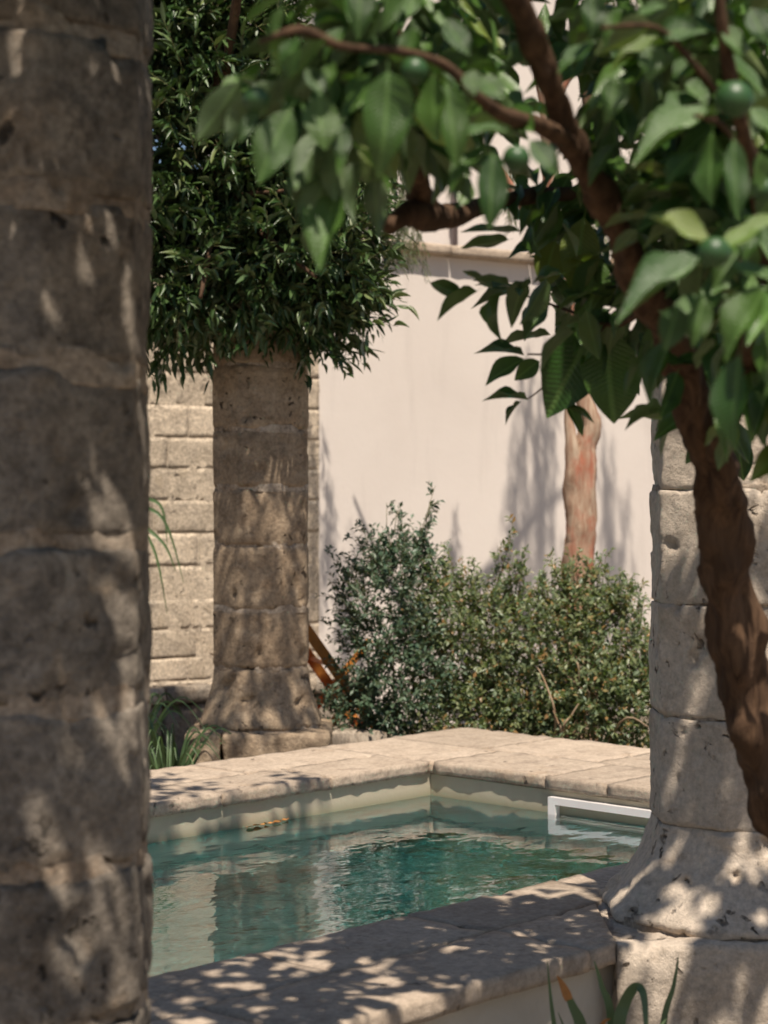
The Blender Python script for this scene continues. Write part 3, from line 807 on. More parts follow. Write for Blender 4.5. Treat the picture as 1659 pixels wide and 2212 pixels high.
    # upper left spray, out of focus
    for a in [(628, 235, 546, 388, 84, 2.42, FACE), (705, 85, 585, 228, 50, 2.40, UPL, 0.05), (690, 205, 692, 322, 76, 2.45, FACE), (735, 265, 733, 347, 44, 2.46, FACE),
              (838, 155, 838, 375, 102, 2.40, FACE), (800, 160, 748, 235, 74, 2.46, LT), (938, 160, 932, 308, 76, 2.44, LT), (965, 178, 988, 358, 66, 2.46, FACE),
              (1000, 292, 1098, 272, 42, 2.5, UPL), (1062, 312, 952, 418, 58, 2.5, (-.2, -.5, .8)), (1064, 335, 1058, 494, 64, 2.47, FACE), (1022, 152, 1018, 205, 46, 2.45, FACE),
              (1040, 165, 1085, 215, 50, 2.45, FACE), (780, -60, 772, 80, 62, 2.42, FACE), (845, -70, 832, 85, 66, 2.42, RT), (608, 15, 570, 90, 30, 2.4, RT), (650, 85, 600, 140, 55, 2.45, UPL),
              (560, 230, 512, 305, 30, 2.42, FACE), (1145, 305, 1208, 378, 50, 2.5, FACE), (660, 150, 720, 215, 44, 2.5, FACE), (720, 130, 700, 190, 40, 2.5, UPL),
              (655, 215, 600, 240, 40, 2.44, UPL), (760, 60, 690, 120, 46, 2.5, UPL), (900, 60, 870, 130, 54, 2.5, UPL), (960, 40, 1010, 120, 50, 2.5, FACE),
              (1095, 355, 1020, 350, 44, 2.52, UPL),
              # right hand sprays
              (1290, 88, 1198, 150, 48, 2.5, UPL), (1278, -10, 1290, 78, 54, 2.48, FACE), (1345, 20, 1300, 95, 46, 2.48, LT), (1330, 165, 1322, 262, 58, 2.48, FACE),
              (1425, 75, 1530, 45, 54, 2.46, FACE), (1400, 100, 1420, 170, 60, 2.47, FACE), (1545, 245, 1372, 312, 82, 2.45, (-.1, -.55, .8), -0.05), (1620, 235, 1690, 300, 60, 2.45, UPL),
              (1540, 285, 1522, 446, 78, 2.44, LT), (1500, 330, 1432, 392, 60, 2.46, LT), (1585, 300, 1588, 470, 54, 2.43, FACE), (1640, 330, 1625, 440, 60, 2.5, RT),
              (1530, 540, 1408, 444, 64, 2.44, (-.3, -.5, .8)), (1558, 535, 1700, 462, 66, 2.42, (.2, -.5, .85)), (1532, 560, 1338, 648, 84, 2.43, (-.15, -.6, .8), -0.06), (1590, 545, 1540, 620, 50, 2.46, FACE),
              (1580, 570, 1690, 612, 50, 2.43, UPL), (1520, 640, 1498, 750, 50, 2.45, FACE), (1575, 640, 1420, 690, 60, 2.5, UPL), (1660, 620, 1556, 765, 84, 2.42, LT), (1465, 660, 1436, 756, 62, 2.47, FACE),
              (1600, 765, 1568, 972, 82, 2.44, LT), (1650, 700, 1690, 850, 70, 2.5, RT), (1560, 60, 1610, 120, 56, 2.5, UPL), (1620, 20, 1659, 90, 60, 2.5, FACE),
              (1480, 180, 1540, 230, 52, 2.48, UPL), (1500, 120, 1450, 170, 46, 2.5, LT), (1430, 250, 1400, 330, 50, 2.55, FACE),
              (1470, 470, 1520, 520, 46, 2.5, FACE), (1640, 480, 1600, 560, 50, 2.5, UPL), (1380, 30, 1440, 10, 46, 2.5, UPL)]:
        H(*a)
    # sharp dark sprays lower down, against the white wall (undersides towards the camera)
    for a in [(1142, 628, 1016, 636, 30, 3.85, (0, -.25, 1)), (1188, 650, 1128, 730, 52, 3.8, (-.6, -.8, .2)), (1132, 768, 1030, 740, 30, 3.82, (0, -.35, 1)), (1132, 775, 1044, 822, 46, 3.82, (-.2, -.8, .6)),
              (1140, 864, 1046, 844, 24, 3.82, (0, -.3, 1)), (1126, 868, 1082, 908, 10, 3.82, (0, -.1, 1)), (1288, 702, 1176, 896, 126, 3.72, (-.2, -1, -.15)), (1312, 712, 1312, 914, 128, 3.70, (.15, -1, -.1)),
              (1165, 780, 1110, 818, 40, 3.8, FACE), (1222, 862, 1262, 942, 26, 3.75, FACE), (1200, 868, 1290, 905, 16, 3.75, UPL), (1262, 470, 1232, 640, 84, 3.75, FACE), (1200, 520, 1165, 620, 66, 3.8, FACE),
              (1180, 520, 1092, 552, 36, 3.8, UPL), (1300, 560, 1245, 670, 76, 3.75, FACE), (1330, 610, 1262, 672, 40, 3.7, FACE), (1215, 630, 1300, 690, 36, 3.75, UPL), (1195, 470, 1140, 520, 44, 3.7, FACE),
              (1420, 700, 1392, 806, 50, 3.6, FACE), (1290, 400, 1215, 470, 56, 3.8, FACE), (1230, 380, 1180, 460, 52, 3.8, FACE), (1360, 600, 1400, 690, 60, 3.6, RT), (1340, 690, 1270, 690, 30, 3.65, UPL),
              (1240, 690, 1195, 725, 18, 3.75, UPL), (1160, 400, 1135, 480, 50, 3.75, FACE), (1380, 720, 1440, 790, 60, 3.6, RT), (1590, 860, 1560, 905, 30, 3.3, FACE), (1625, 800, 1655, 900, 60, 3.2, FACE), (1600, 790, 1640, 850, 50, 3.3, DN)]:
        H(*a)
    # filling sprays behind, seen as dark mass with gaps
    def spray(o, d, n, L=0.11, spread=0.16):
        d = np.array(d, float); d /= np.linalg.norm(d) + 1e-9
        for k in range(n):
            t = (k + 0.5) / n
            b = np.array(o) + d * spread * t
            s = rvec(); s = s - d * np.dot(s, d)
            ld = d * 0.55 + s * 0.9 + np.array((0, 0, -0.25))
            nn = np.array((0, 0, 1.0)) + rvec() * 0.7
            l = L * random.uniform(0.6, 1.15)
            fo.add(b, ld, nn, l, l * random.uniform(0.40, 0.52), random.uniform(0.5, 1.6))
    fills = [  # picture polygon boxes: x0, x1, y0, y1, Y0, Y1, sprays
        (700, 1000, -20, 150, 2.6, 3.4, 34), (930, 1180, -20, 150, 2.8, 3.6, 26), (1180, 1420, -20, 200, 2.9, 4.0, 44), (1400, 1680, -20, 260, 2.6, 3.6, 60),
        (1300, 1680, 240, 480, 2.8, 3.9, 50), (1420, 1680, 470, 720, 2.7, 3.4, 46), (1230, 1420, 360, 640, 3.3, 4.1, 24), (1540, 1690, 700, 880, 2.9, 3.4, 20),
        (780, 960, 150, 290, 2.7, 3.1, 16), (1140, 1290, 380, 620, 3.6, 4.1, 12), (1380, 1480, 620, 760, 3.3, 3.7, 8), (640, 800, 60, 220, 2.55, 2.8, 12),
        (1180, 1320, 200, 380, 3.2, 4.0, 12)]
    for x0, x1, y0, y1, Y0, Y1, n in fills:
        for _ in range(n):
            qx, qy = random.uniform(x0, x1), random.uniform(y0, y1)
            YY = random.uniform(Y0, Y1)
            tx = np.interp(qy, [0, 110, 240, 365, 500, 650, 800, 1000], [1105, 1165, 1206, 1268, 1335, 1405, 1480, 1538])
            if abs(qx - tx) < 130 and YY < 3.5: YY = random.uniform(3.55, 4.1)
            if abs(qx - tx - 30) < 75 and qy < 600: continue
            p = D(qx, qy, YY)
            spray(p, rvec() + np.array((0, 0, -0.3)), 5, 0.105)
    vis = hand + [i for i in fo.items[len(hand):]]
    vis.sort(key=lambda i: 0 if any(i is h for h in hand) else 1)
    single = hand + sorted([i for i in fo.items[len(hand):] if in_view(i[0], 0)], key=lambda i: i[0][1])[:300 - len(hand)]
    ids = set(id(i) for i in single)
    nin = len(fo.items)
    # crown above and beside the frame: it throws the dappled shade
    def crown(c, r, n, m=5, ok=lambda p: True):
        k = 0; tries = 0
        while k < n and tries < n * 30:
            tries += 1
            v = rvec() * rng.random() ** 0.4
            p = np.array(c) + v * np.array(r)
            x, y = proj(p)
            if (y > -260 and -400 < x < 2000) or fbm(Vector(p), 2.4, 2) < 0.02: continue
            spray(p, rvec(), m, 0.115, 0.18); k += 1
    for c, r, n in CROWNS: crown((c[0], c[1] + 0.15, c[2]), r, n)
    rest = [i for i in fo.items if id(i) not in ids]
    fo.singles('leaf', M['citrus_leaf'], root, single)
    f = fo.build('foliage', M['citrus_leaf'], root, rest); f.matrix_basis = inv; tag(f, kind='stuff')
    # fruit
    for (x, y, r_, Y) in [(553, 214, 29, 2.42), (895, 152, 30, 2.46), (1115, 342, 30, 2.5), (1586, 214, 42, 2.46), (1543, 545, 36, 2.38), (1650, 410, 28, 2.6), (1262, 60, 22, 2.9)]:
        bm = bmesh.new(); bmesh.ops.create_uvsphere(bm, u_segments=24, v_segments=14, radius=r_ / F * Y)
        for v in bm.verts:
            v.co.z *= 0.96; v.co *= 1 + 0.02 * fbm(v.co, 30, 2)
            if v.co.z > 0: 
                q = math.hypot(v.co.x, v.co.y) / (r_ / F * Y); v.co.z -= 0.003 * math.exp(-(q / 0.2) ** 2)
        o = bm_obj('fruit', bm, M['fruit'], root, True); o.location = inv @ D(x, y, Y)
CROWNS = [((-0.65, 2.15, 2.9), (0.45, 0.65, 0.8), 270), ((0.25, 3.05, 3.05), (0.5, 0.40, 0.40), 85), ((1.05, 3.2, 3.05), (0.5, 0.4, 0.4), 70), ((-0.15, 2.65, 3.05), (0.42, 0.34, 0.42), 70), ((1.3, 3.9, 2.95), (0.45, 0.45, 0.4), 34),
          ((-0.3, 4.9, 3.7), (0.75, 0.55, 0.5), 70)]
citrus()

# ------------------------------------------------------------------ dense evergreen on the brown column
def evergreen():
    base = Vector((-0.64, 9.12, 0))
    root = empty('evergreen_tree', base); tag(root, 'dense dark evergreen tree with narrow leaves hiding the top of the brown column', 'tree')
    inv = root.matrix_basis.inverted()
    fo = Foliage(leaf_tpl(5, 0.85, 0.35, 0.12, 0, 0.2), leaf_tpl(5, 0.72, 0.45, 0.24, 0, -0.25))
    tw = Tubes()
    # crown lobes: picture centre, depth, radii (m)
    lobes = [((430, 300), 8.7, (0.66, 0.48, 0.85), 640), ((590, 420), 8.7, (0.49, 0.38, 0.52), 330), ((640, 575), 8.55, (0.38, 0.34, 0.33), 230), ((430, 590), 8.52, (0.45, 0.38, 0.28), 240),
             ((440, 60), 8.7, (0.44, 0.4, 0.47), 400), ((300, 500), 8.7, (0.5, 0.45, 0.6), 120), ((700, 650), 8.65, (0.23, 0.26, 0.16), 80), ((370, 690), 8.5, (0.15, 0.22, 0.14), 36), ((690, 730), 8.5, (0.1, 0.1, 0.05), 12), ((690, 330), 8.8, (0.32, 0.4, 0.32), 90), ((668, -285), 7.15, (0.5, 0.42, 0.33), 95)]  # last lobe is added above the frame, unseen, to shade the brown column
    for (px, py), Y, r, n in lobes:
        c = np.array(D(px, py, Y)); r = np.array(r)
        for _ in range(n):
            v = rvec()
            if v[1] > 0.35: v[1] *= -1
            s = random.uniform(0.66, 1.04) * (1 + 0.28 * fbm(Vector(c + v * r), 5.0, 3))
            p = c + v * r * s
            out = v / r; out /= np.linalg.norm(out)
            d = out * 0.7 + rvec() * 0.55 + np.array((0.15, -0.1, 0.12 * v[2] - 0.02))
            d /= np.linalg.norm(d)
            L = random.uniform(0.12, 0.26); m = random.randint(6, 9)
            tw.add([p - d * 0.05, p + d * L * 0.5, p + d * L], [0.0022, 0.0016, 0.0008], 3)
            for k in range(m):
                t = (k + 0.3) / m
                sd_ = rvec(); sd_ = sd_ - d * np.dot(sd_, d); sd_ /= np.linalg.norm(sd_)
                ld = d * (0.75 + 0.3 * t) + sd_ * 0.75 + np.array((0, 0, -0.12))
                l = random.uniform(0.055, 0.125) * (1.0 - 0.25 * t)
                fo.add(p + d * L * t, ld, np.array((0, -0.25, 1.0)) + rvec() * 0.5, l, l * random.uniform(0.19, 0.28), random.uniform(-0.4, 1.8))
        # inner leaves: dark interior
        for _ in range(int(n * 2.3)):
            v = rvec() * rng.random() ** 0.33 * 0.85
            fo.add(c + v * r, rvec(), rvec(), random.uniform(0.07, 0.11), 0.028, 1.0)
    st = Tubes()
    p, r = spline([base + Vector((0, 0, -.05)), Vector((-.63, 9.1, .7)), Vector((-.62, 9.08, 1.5)), Vector((-.64, 9.0, 2.2)), Vector((-.75, 8.5, 2.9)), Vector((-.75, 8.3, 3.6))], [0.07, 0.055, 0.05, 0.045, 0.035, 0.02], 6)
    st.add(p, r, 12, 0.2)
    for q in ((-.45, 8.2, 2.9), (-.3, 8.1, 2.5), (-1.3, 8.3, 2.7), (-.4, 8.3, 3.3), (-.8, 8.0, 2.4)):
        p, r = spline([Vector((-.66, 8.9, 2.35)), Vector((-.75, 8.5, 2.85)), Vector(q)], [0.025, 0.02, 0.008], 6); st.add(p, r, 8, 0.2)
    p, r = spline([Vector((-.75, 8.4, 3.3)), Vector((-.6, 8.0, 3.9)), Vector((-.4, 7.4, 4.05)), Vector((-.2, 7.0, 4.0))], [0.025, 0.02, 0.014, 0.006], 6); st.add(p, r, 8, 0.2)  # unseen limb out to the added shading lobe
    o = st.build('trunk', M['citrus_bark'], root); o.matrix_basis = inv
    o = tw.build('twigs', M['twig'], root); o.matrix_basis = inv; tag(o, kind='stuff')
    vis = sorted([i for i in fo.items if in_view(i[0], 0) and proj(i[0])[0] > 345], key=lambda i: i[0][1])
    single = vis[:300]; ids = set(id(i) for i in single)
    fo.singles('leaf', M['tree_leaf'], root, single)
    o = fo.build('foliage', M['tree_leaf'], root, [i for i in fo.items if id(i) not in ids]); o.matrix_basis = inv; tag(o, kind='stuff')
evergreen()

# ------------------------------------------------------------------ pepper tree by the wall
def pepper():
    base = D(1248, 1088, 11.0); base.z = 0
    root = empty('pepper_tree', base); tag(root, 'weeping pepper tree with red peeling trunk before the white wall', 'tree')
    inv = root.matrix_basis.inverted()
    Y = 11.0
    t1 = Tubes()
    p, r = spline([base + Vector((0, 0, -.05)), D(1250, 1500, Y), D(1247, 1260, Y), D(1256, 1120, Y), D(1262, 980, Y), D(1276, 920, Y), D(1262, 870, Y), D(1246, 820, Y), D(1240, 740, Y), D(1220, 600, Y - .1), D(1190, 450, Y - .1), D(1180, 250, Y - .15), D(1150, 50, Y - .2)],
                  [0.12, 0.11, 0.098, 0.088, 0.074, 0.062, 0.055, 0.046, 0.044, 0.042, 0.04, 0.035, 0.03], 8)
    t1.add(p, r, 20, 0.22, 2.0, 0.06)
    for q in ([D(1240, 740, Y), D(1330, 560, Y + .1), D(1450, 330, Y + .1), D(1560, 150, Y)], [D(1220, 600, Y), D(1100, 400, Y - .2), D(980, 250, Y - .3), D(880, 160, Y - .3)], [D(1180, 250, Y), D(1280, 60, Y), D(1400, -200, Y), D(1560, -480, Y)]):
        p, r = spline(q, [0.035, 0.025, 0.018, 0.01][:len(q)], 6); t1.add(p, r, 10, 0.2)
    o = t1.build('trunk', M['pepper_bark'], root); o.matrix_basis = inv
    t2 = Tubes()
    p, r = spline([D(1250, 1330, Y), D(1246, 1180, Y - .02), D(1240, 1060, Y - .03), D(1234, 970, Y - .05), D(1228, 900, Y - .05), D(1221, 845, Y - .05)], [0.05, 0.062, 0.056, 0.040, 0.024, 0.006], 9); t2.add(p, r, 14, 0.3, 5.0)
    o = t2.build('dead_branch', M['pepper_bark'], root); o.matrix_basis = inv
    fo = Foliage(leaf_tpl(2, 0.8, 0.2, 0.1)); tw = Tubes()
    def strand(p, L):
        p = np.array(p); pts = [p]; n = 7
        dr = np.array((random.uniform(-.12, .12), random.uniform(-.12, .12), -1.0))
        for k in range(n):
            dr = dr + rvec() * 0.06; pts.append(pts[-1] + dr / np.linalg.norm(dr) * L / n)
        tw.add(pts, [0.0018] * n + [0.0008], 3)
        for k in range(int(L / 0.05)):
            t = (k + 0.5) / (L / 0.05) * n; i = min(n - 1, int(t)); b = pts[i] + (pts[i + 1] - pts[i]) * (t - i)
            s = rvec(); s[2] = 0
            # a small pinnate leaf: rachis with narrow leaflets
            for q in (-1, 1):
                sd_ = np.array((-s[1], s[0], 0)) * q
                for e in range(4):
                    bb = b + (s * 0.5 + np.array((0, 0, -.8))) * 0.026 * e
                    fo.add(bb, sd_ * 0.55 + s * 0.3 + np.array((0, 0, -.75)), rvec(), random.uniform(.035, .055), .0052, 1)
    spots = [(740, 890, 200, 330, 10.5, 10.9, 24, .5, .8), (850, 905, 390, 440, 10.5, 10.9, 12, .33, .5), (1090, 1220, 330, 390, 10.9, 11.4, 12, .22, .4), (1240, 1370, -80, 200, 10.8, 11.3, 24, .4, .8),
             (1430, 1660, -100, 250, 10.7, 11.5, 30, .5, .9), (1200, 1420, 360, 470, 10.9, 11.4, 18, .3, .6), (1330, 1440, -520, -160, 10.7, 11.3, 44, .5, .9), (1520, 1650, -520, -180, 10.7, 11.3, 34, .5, .9)]  # last two sets added out of view above, for their shadows on the wall
    for x0, x1, y0, y1, Y0, Y1, n, l0, l1 in spots:
        for _ in range(n): strand(D(random.uniform(x0, x1), random.uniform(y0, y1), random.uniform(Y0, Y1)), random.uniform(l0, l1))
    o = tw.build('hanging_twigs', M['twig'], root); o.matrix_basis = inv; tag(o, kind='stuff')
    o = fo.build('foliage', M['pepper_leaf'], root); o.matrix_basis = inv; tag(o, kind='stuff')
pepper()

# ------------------------------------------------------------------ bushes behind the pool
def bush(name, label, base, lobes, mat, shoots, leafL=(0.020, 0.042), asp=0.5, stems=()):
    root = empty(name, base); tag(root, label, 'bush'); inv = root.matrix_basis.inverted()
    fo = Foliage(leaf_tpl(2, 0.85, 0.3, 0.12)); tw = Tubes()
    def sprig(p, d, L, m, dens=1.0):
        p = np.array(p); d = np.array(d); d /= np.linalg.norm(d)
        tw.add([p, p + d * L * .5 + rvec() * .006, p + d * L], [0.0018, 0.0014, 0.0007], 3)
        for k in range(m):
            t = (k + .5) / m
            s = rvec(); s -= d * np.dot(s, d); s /= np.linalg.norm(s)
            l = random.uniform(*leafL)
            fo.add(p + d * L * t, d * .6 + s * .8, np.array((0, -.3, 1)) + rvec() * .6, l, l * random.uniform(asp * .8, asp * 1.2), 1)
    for c, r, n in lobes:
        c = np.array(c); r = np.array(r)
        for _ in range(n):
            v = rvec()
            if v[1] > 0.4: v[1] *= -1
            s = 1.0 - 0.5 * rng.random() ** 1.4
            s *= 1 + 0.40 * fbm(Vector(c + v * r), 5.0, 3)
            p = c + v * r * s
            if p[2] < 0.02: continue
            d = v / r; d = d / np.linalg.norm(d) * .7 + rvec() * .5 + np.array((0, -.05, .45))
            sprig(p, d, random.uniform(.07, .17), random.randint(8, 12))
        for _ in range(n // 2):
            v = rvec() * rng.random() ** .4 * .7
            p = c + v * r
            if p[2] > 0.02: fo.add(p, rvec(), rvec(), random.uniform(.025, .04), .02, 1)
    for (x0, y0, x1, y1, Y) in shoots:
        a = np.array(D(x0, y0, Y)); b = np.array(D(x1, y1, Y - .05)); d = b - a; L = np.linalg.norm(d)
        tw.add([a, (a + b) / 2 + rvec() * .02, b], [.003, .002, .001], 4)
        for k in range(int(L / .035)):
            t = (k + random.random()) / (L / .035)
            s = rvec(); s -= d / L * np.dot(s, d / L)
            sprig(a + d * t, d / L * .6 + s * .8, random.uniform(.04, .09) * (1.15 - .5 * t), 7)
    o = fo.build('foliage', mat, root); o.matrix_basis = inv; tag(o, kind='stuff')
    o = tw.build('twigs', M['twig'], root); o.matrix_basis = inv; tag(o, kind='stuff')
    for k, pts in enumerate(stems):
        t = Tubes(); p, r = spline(pts, list(np.linspace(.008, .003, len(pts))), 5); t.add(p, r, 6, .15, k)
        o = t.build('stem', M['dry_twig'], root); o.matrix_basis = inv

def tops(n, x0, x1, ylow, rise, seed):
    rs = random.Random(seed); out = []
    for _ in range(n):
        x = rs.uniform(x0, x1); y = ylow + rs.uniform(-20, 30)
        out.append((x, y, x + rs.uniform(-45, 45), y - rs.uniform(0.4, 1.0) * rise, 9.25))
    return out
def E_(px, py, Y, rx, ry, rz, n): return (D(px, py, Y), (rx, ry, rz), n)
bush('myrtle_bush', 'dark green tall bush beside the brown column', (0.05, 9.3, 0),
     [E_(830, 1330, 9.2, .20, .28, .34, 230), E_(860, 1480, 9.2, .28, .32, .36, 300), E_(780, 1560, 9.2, .26, .24, .15, 200), E_(880, 1230, 9.3, .12, .18, .18, 100)], M['dark_bush_leaf'],
     [(880, 1240, 940, 1050, 9.2), (900, 1220, 930, 1080, 9.2), (850, 1200, 835, 1085, 9.2), (830, 1210, 785, 1130, 9.2), (800, 1290, 700, 1190, 9.15), (790, 1340, 715, 1250, 9.15), (840, 1250, 760, 1160, 9.2), (780, 1400, 730, 1330, 9.1), (860, 1180, 860, 1100, 9.2)] + tops(8, 780, 930, 1250, 120, 4),
     stems=[[(0.05, 9.3, -.02), (0.05, 9.28, .4), D(850, 1350, 9.2)], [(0.08, 9.3, -.02), (0.12, 9.25, .4), D(920, 1300, 9.2)]])
bush('mastic_bush', 'broad olive green bush with rusty leaf tips behind the pool end', (0.85, 9.35, 0),
     [E_(1010, 1420, 9.35, .30, .32, .34, 400), E_(1150, 1450, 9.3, .36, .36, .36, 480), E_(1290, 1440, 9.3, .30, .34, .33, 400), E_(1050, 1560, 9.15, .42, .26, .22, 380), E_(1290, 1560, 9.1, .36, .24, .24, 420), E_(1240, 1320, 9.4, .2, .26, .18, 160), E_(960, 1330, 9.4, .16, .26, .2, 150), E_(1380, 1520, 9.15, .2, .24, .3, 200)], M['bush_leaf'],
     [(1060, 1300, 1110, 1120, 9.3), (1070, 1300, 1075, 1180, 9.3), (1000, 1320, 970, 1190, 9.3), (1040, 1330, 1020, 1200, 9.3), (1110, 1320, 1135, 1180, 9.3), (1130, 1320, 1130, 1215, 9.3), (1290, 1310, 1310, 1190, 9.3), (1250, 1290, 1245, 1195, 9.3), (1330, 1360, 1360, 1240, 9.3), (1310, 1330, 1345, 1270, 9.3), (1360, 1400, 1385, 1290, 9.2), (1190, 1330, 1175, 1230, 9.3), (1230, 1300, 1215, 1220, 9.3), (1370, 1420, 1395, 1340, 9.2)] + tops(22, 960, 1390, 1330, 130, 3),
     stems=[[(0.85, 9.35, -.02), D(1200, 1560, 8.85), D(1180, 1480, 8.85), D(1160, 1440, 8.9)], [(0.9, 9.3, -.02), D(1215, 1585, 8.82), D(1235, 1545, 8.8), D(1250, 1520, 8.8)], [(0.88, 9.3, -.02), D(1212, 1590, 8.82), D(1205, 1560, 8.8), D(1195, 1535, 8.8)],
            [(0.9, 9.3, 0), D(1270, 1520, 8.9), D(1258, 1490, 8.92), D(1225, 1460, 8.92)], [(1.0, 9.3, 0), D(1340, 1560, 8.8), D(1400, 1570, 8.75)], [(0.9, 9.35, 0), D(1250, 1470, 8.98), D(1235, 1420, 8.98), D(1228, 1390, 9.0)]])

# ------------------------------------------------------------------ strap-leaved plants
def blade(name, pts, w, mat, parent, inv, up=(0, -1, .2), taper=0.6):
    P, _ = spline(pts, [1] * len(pts), 6); V = []; n = len(P)
    for k, p in enumerate(P):
        d = (P[min(n - 1, k + 1)] - P[max(0, k - 1)]).normalized()
        s = d.cross(Vector(up)).normalized(); nn = s.cross(d)
        t = k / (n - 1); ww = w * 0.5 * (1 - t ** (1 / taper) * 0.97) * (0.75 + 0.25 * min(1, t * 4))
        V += [p + s * ww + nn * ww * .35, p, p - s * ww + nn * ww * .35]
    Q = []
    for k in range(n - 1):
        a = 3 * k; Q += [(a, a + 1, a + 4, a + 3), (a + 1, a + 2, a + 5, a + 4)]
    o = mesh_obj(name, V, Q, mat, parent); o.matrix_basis = inv
    return o

def iris():
    base = Vector((0.50, 3.95, 0)); root = empty('iris_plant', base)
    tag(root, 'iris plant with upright blades at the foot of the pale column', 'plant'); inv = root.matrix_basis.inverted()
    b = lambda x, Y=3.95: Vector(((x - CX) / F * Y, Y, 0.0))
    L = [([b(1240), D(1205, 2280, 3.95), D(1190, 2160, 3.95), D(1182, 2072, 3.95)], .014, None),
         ([b(1290), D(1262, 2260, 3.9), D(1235, 2170, 3.88), D(1205, 2112, 3.86)], .034, 'tip'),
         ([b(1340), D(1322, 2220, 3.95), D(1300, 2130, 3.95), D(1283, 2074, 3.95)], .022, None),
         ([b(1330), D(1335, 2250, 3.92), D(1348, 2170, 3.92), D(1372, 2133, 3.9), D(1390, 2150, 3.88), D(1396, 2230, 3.86), D(1398, 2290, 3.85)], .030, None),
         ([b(1420), D(1430, 2240, 3.97), D(1455, 2130, 3.97), D(1466, 2064, 3.97)], .018, None),
         ([b(1300), D(1245, 2300, 3.9), D(1222, 2230, 3.9), D(1205, 2185, 3.9)], .012, None),
         ([b(1310), D(1290, 2280, 3.9), D(1300, 2215, 3.88), D(1320, 2200, 3.86)], .02, 'dry'),
         ([b(1380), D(1400, 2300, 3.9), D(1420, 2230, 3.9), D(1440, 2200, 3.9)], .02, None)]
    for pts, w, k in L:
        o = blade('blade', pts, w, M['dry_tip'] if k == 'dry' else M['iris_leaf'], root, inv)
        if k == 'tip':
            blade('dry_tip', [D(1229, 2160, 3.866), D(1216, 2130, 3.858), D(1203, 2107, 3.852)], .021, M['dry_tip'], root, inv)
iris()

def clump(label, c, n, h, seed, name='strap_leaved_plant'):
    rs = random.Random(seed); c = Vector(c)
    root = empty(name, c); tag(root, label, 'plant'); inv = root.matrix_basis.inverted()
    for k in range(n):
        a = rs.uniform(0, 2 * math.pi); l = h * rs.uniform(.7, 1.2); sp = rs.uniform(.15, .8)
        d = Vector((math.cos(a), math.sin(a), 0)); b = c + d * rs.uniform(0, .06)
        blade('blade', [b, b + d * l * .25 * sp + Vector((0, 0, l * .55)), b + d * l * .65 * sp + Vector((0, 0, l * .85)), b + d * l * 1.1 * sp + Vector((0, 0, l * (.85 - .35 * sp)))], rs.uniform(.012, .02), M['strap_leaf'], root, inv)
clump('green strappy clump tight against the plinth of the brown column', (-0.98, 8.35, 0), 46, .50, 1)
clump('green strappy clump half hidden by the dark left column', (-1.22, 8.75, 0), 40, .58, 2)
clump('short strappy clump in front of the low kerb wall', (-1.0, 9.1, 0), 34, .40, 3)
clump('low green clump between the brown column and the dark bush', (-0.2, 8.95, 0), 40, .36, 4)

def yucca():
    base = Vector((-1.74, 10.68, 0.38)); root = empty('yucca_plant', base)
    tag(root, 'yucca with drooping sword leaves peeking out from behind the dark left column', 'plant'); inv = root.matrix_basis.inverted()
    t = Tubes(); top = Vector((-1.67, 10.6, 1.42))
    t.add([base + Vector((0, 0, -.02)), base + Vector((.02, 0, .5)), top], [.05, .045, .035], 10, .2)
    o = t.build('stem', M['dry_twig'], root); o.matrix_basis = inv
    rs = random.Random(5)
    ends = [((352, 1120), (398, 1262)), ((345, 1090), (362, 1180)), ((350, 1170), (380, 1235)), ((330, 1180), (362, 1330))]
    for m, e in ends:
        blade('blade', [top, (top + D(*m, 10.5)) / 2 + Vector((0, 0, .06)), D(*m, 10.48), D(*e, 10.48)], .034, M['strap_leaf'], root, inv)
    for k in range(34):
        a = rs.uniform(0, 2 * math.pi); el = rs.uniform(-.5, 1.3); l = rs.uniform(.35, .55)
        d = Vector((math.cos(a) * math.cos(el), math.sin(a) * math.cos(el), math.sin(el)))
        if d.x > .35: continue
        blade('blade', [top, top + d * l * .5, top + d * l + Vector((0, 0, -.08))], .034, M['strap_leaf'], root, inv)
yucca()

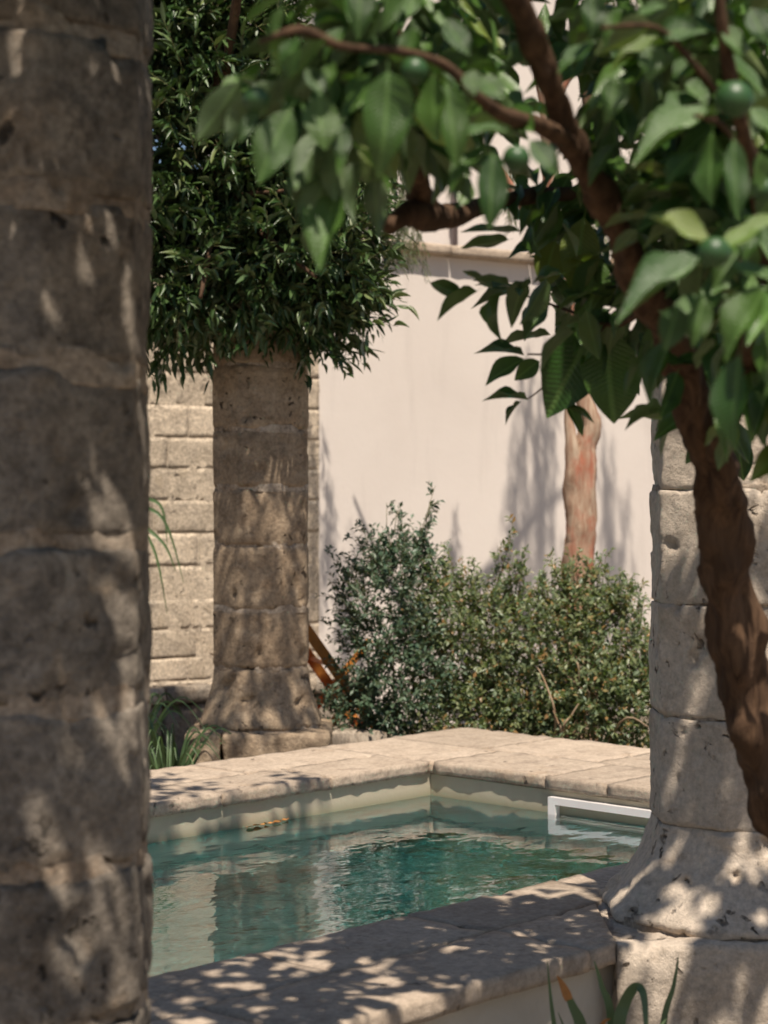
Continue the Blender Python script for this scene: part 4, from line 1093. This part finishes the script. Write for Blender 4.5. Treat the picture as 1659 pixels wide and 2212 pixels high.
# ------------------------------------------------------------------ deck chair
def bar(name, a, b, w, h, mat, parent, inv):
    a, b = Vector(a), Vector(b); d = (b - a); L = d.length
    bm = bmesh.new(); bmesh.ops.create_cube(bm, size=1)
    for v in bm.verts: v.co = Vector((v.co.x * L, v.co.y * w, v.co.z * h))
    bmesh.ops.bevel(bm, geom=bm.edges[:], offset=min(w, h) * .2, segments=2, affect='EDGES')
    o = bm_obj(name, bm, mat, parent)
    q = d.to_track_quat('X', 'Z')
    o.matrix_basis = inv @ (Matrix.Translation((a + b) / 2) @ q.to_matrix().to_4x4())
    return o
def deck_chair():
    base = Vector((-0.25, 9.75, 0)); root = empty('deck_chair', base)
    tag(root, 'orange wooden deck chair with red canvas between column and dark bush', 'chair'); inv = root.matrix_basis.inverted()
    # long rails slope down to the right; cross rails the other way
    side = Vector((-0.13, 0.46, 0))
    A = D(612, 1288, 9.55); B = D(800, 1555, 9.55); B.z = max(B.z, 0.02)
    foot = A + (B - A) * ((A.z - 0.015) / (A.z - B.z)) if A.z > B.z else B
    for k in (0, 1):
        s = side * k
        bar('long_rail', A + s, foot + s, .03, .055, M['chair_wood'], root, inv)
        m = A + (foot - A) * .52
        f2 = Vector((A.x - .02, A.y, .015)); t2 = m + (m - f2) * .55
        bar('short_rail', f2 + s + Vector((0, .03 if k == 0 else -.03, 0)), t2 + s + Vector((0, .03 if k == 0 else -.03, 0)), .026, .04, M['chair_wood'], root, inv)
    for t in (0.01, 0.97):
        p = A + (foot - A) * t
        bar('cross_bar', p + side * -.04, p + side * 1.04, .03, .03, M['chair_wood'], root, inv)
    for t in (.36, .52, .68):
        p = A + (foot - A) * t
        bar('slat', p + side * .04, p + side * .96, .02, .02, M['chair_wood'], root, inv)
    # sling
    V = []; n = 14
    top = A + (foot - A) * .02; low = A + (foot - A) * .80
    for k in range(n + 1):
        t = k / n; p = top.lerp(low, t) + Vector((-.13, 0, -.20)) * math.sin(math.pi * t)
        V += [p + side * .08, p + side * .92]
    mesh_obj('canvas', V, [(2 * k, 2 * k + 1, 2 * k + 3, 2 * k + 2) for k in range(n)], M['red_canvas'], root).matrix_basis = inv
deck_chair()

# stone edging slab lying by the plinth
def edging():
    bm = stone_block(.42, .16, .12, 10, 5, 4, .014, .006, 10, 3)
    o = bm_obj('edging_stone', bm, M['kerb_stone'], None, True)
    o.location = (D(742, 1580, 8.95).x, 8.95, .26); o.rotation_euler = (0, 0, R(8))
    o.location.z = 0.0; o.scale.z = 3.3
    tag(o, 'grey edging stone on the ground right of the brown column plinth', 'stone')
edging()

# fallen leaves floating by the far pool wall
def floating():
    places = [(611, 2018, .045), (632, 2014, .05), (655, 2010, .035), (677, 2006, .05), (697, 2001, .04)]
    words = ['leftmost', 'second from the left', 'middle', 'second from the right', 'rightmost']
    for k, (x, y, s) in enumerate(places):
        x, y = x / 1.1302, (y + 4) / 1.1302
        Y = (CAMZ - WL) * F / (y - HY); p = D(x, y, Y); p.z = WL + .006
        V = []; n = 5
        for i in range(n + 1):
            t = i / n; w = s * .28 * math.sin(math.pi * min(.97, t * .9 + .06))
            V += [(-s / 2 + s * t, w, .004 * math.cos(t * 5 + k)), (-s / 2 + s * t, 0, .001), (-s / 2 + s * t, -w, .003 + .003 * math.sin(t * 4 + k))]
        Q = []
        for i in range(n): a = 3 * i; Q += [(a, a + 1, a + 4, a + 3), (a + 1, a + 2, a + 5, a + 4)]
        o = mesh_obj('fallen_leaf', V, Q, M['dead_leaf']); o.location = p; o.rotation_euler = (0, 0, PROT + random.uniform(-.5, .5))
        tag(o, f'{words[k]} of the orange leaves floating along the far pool wall', 'leaf', 'orange leaves floating on the pool')
floating()
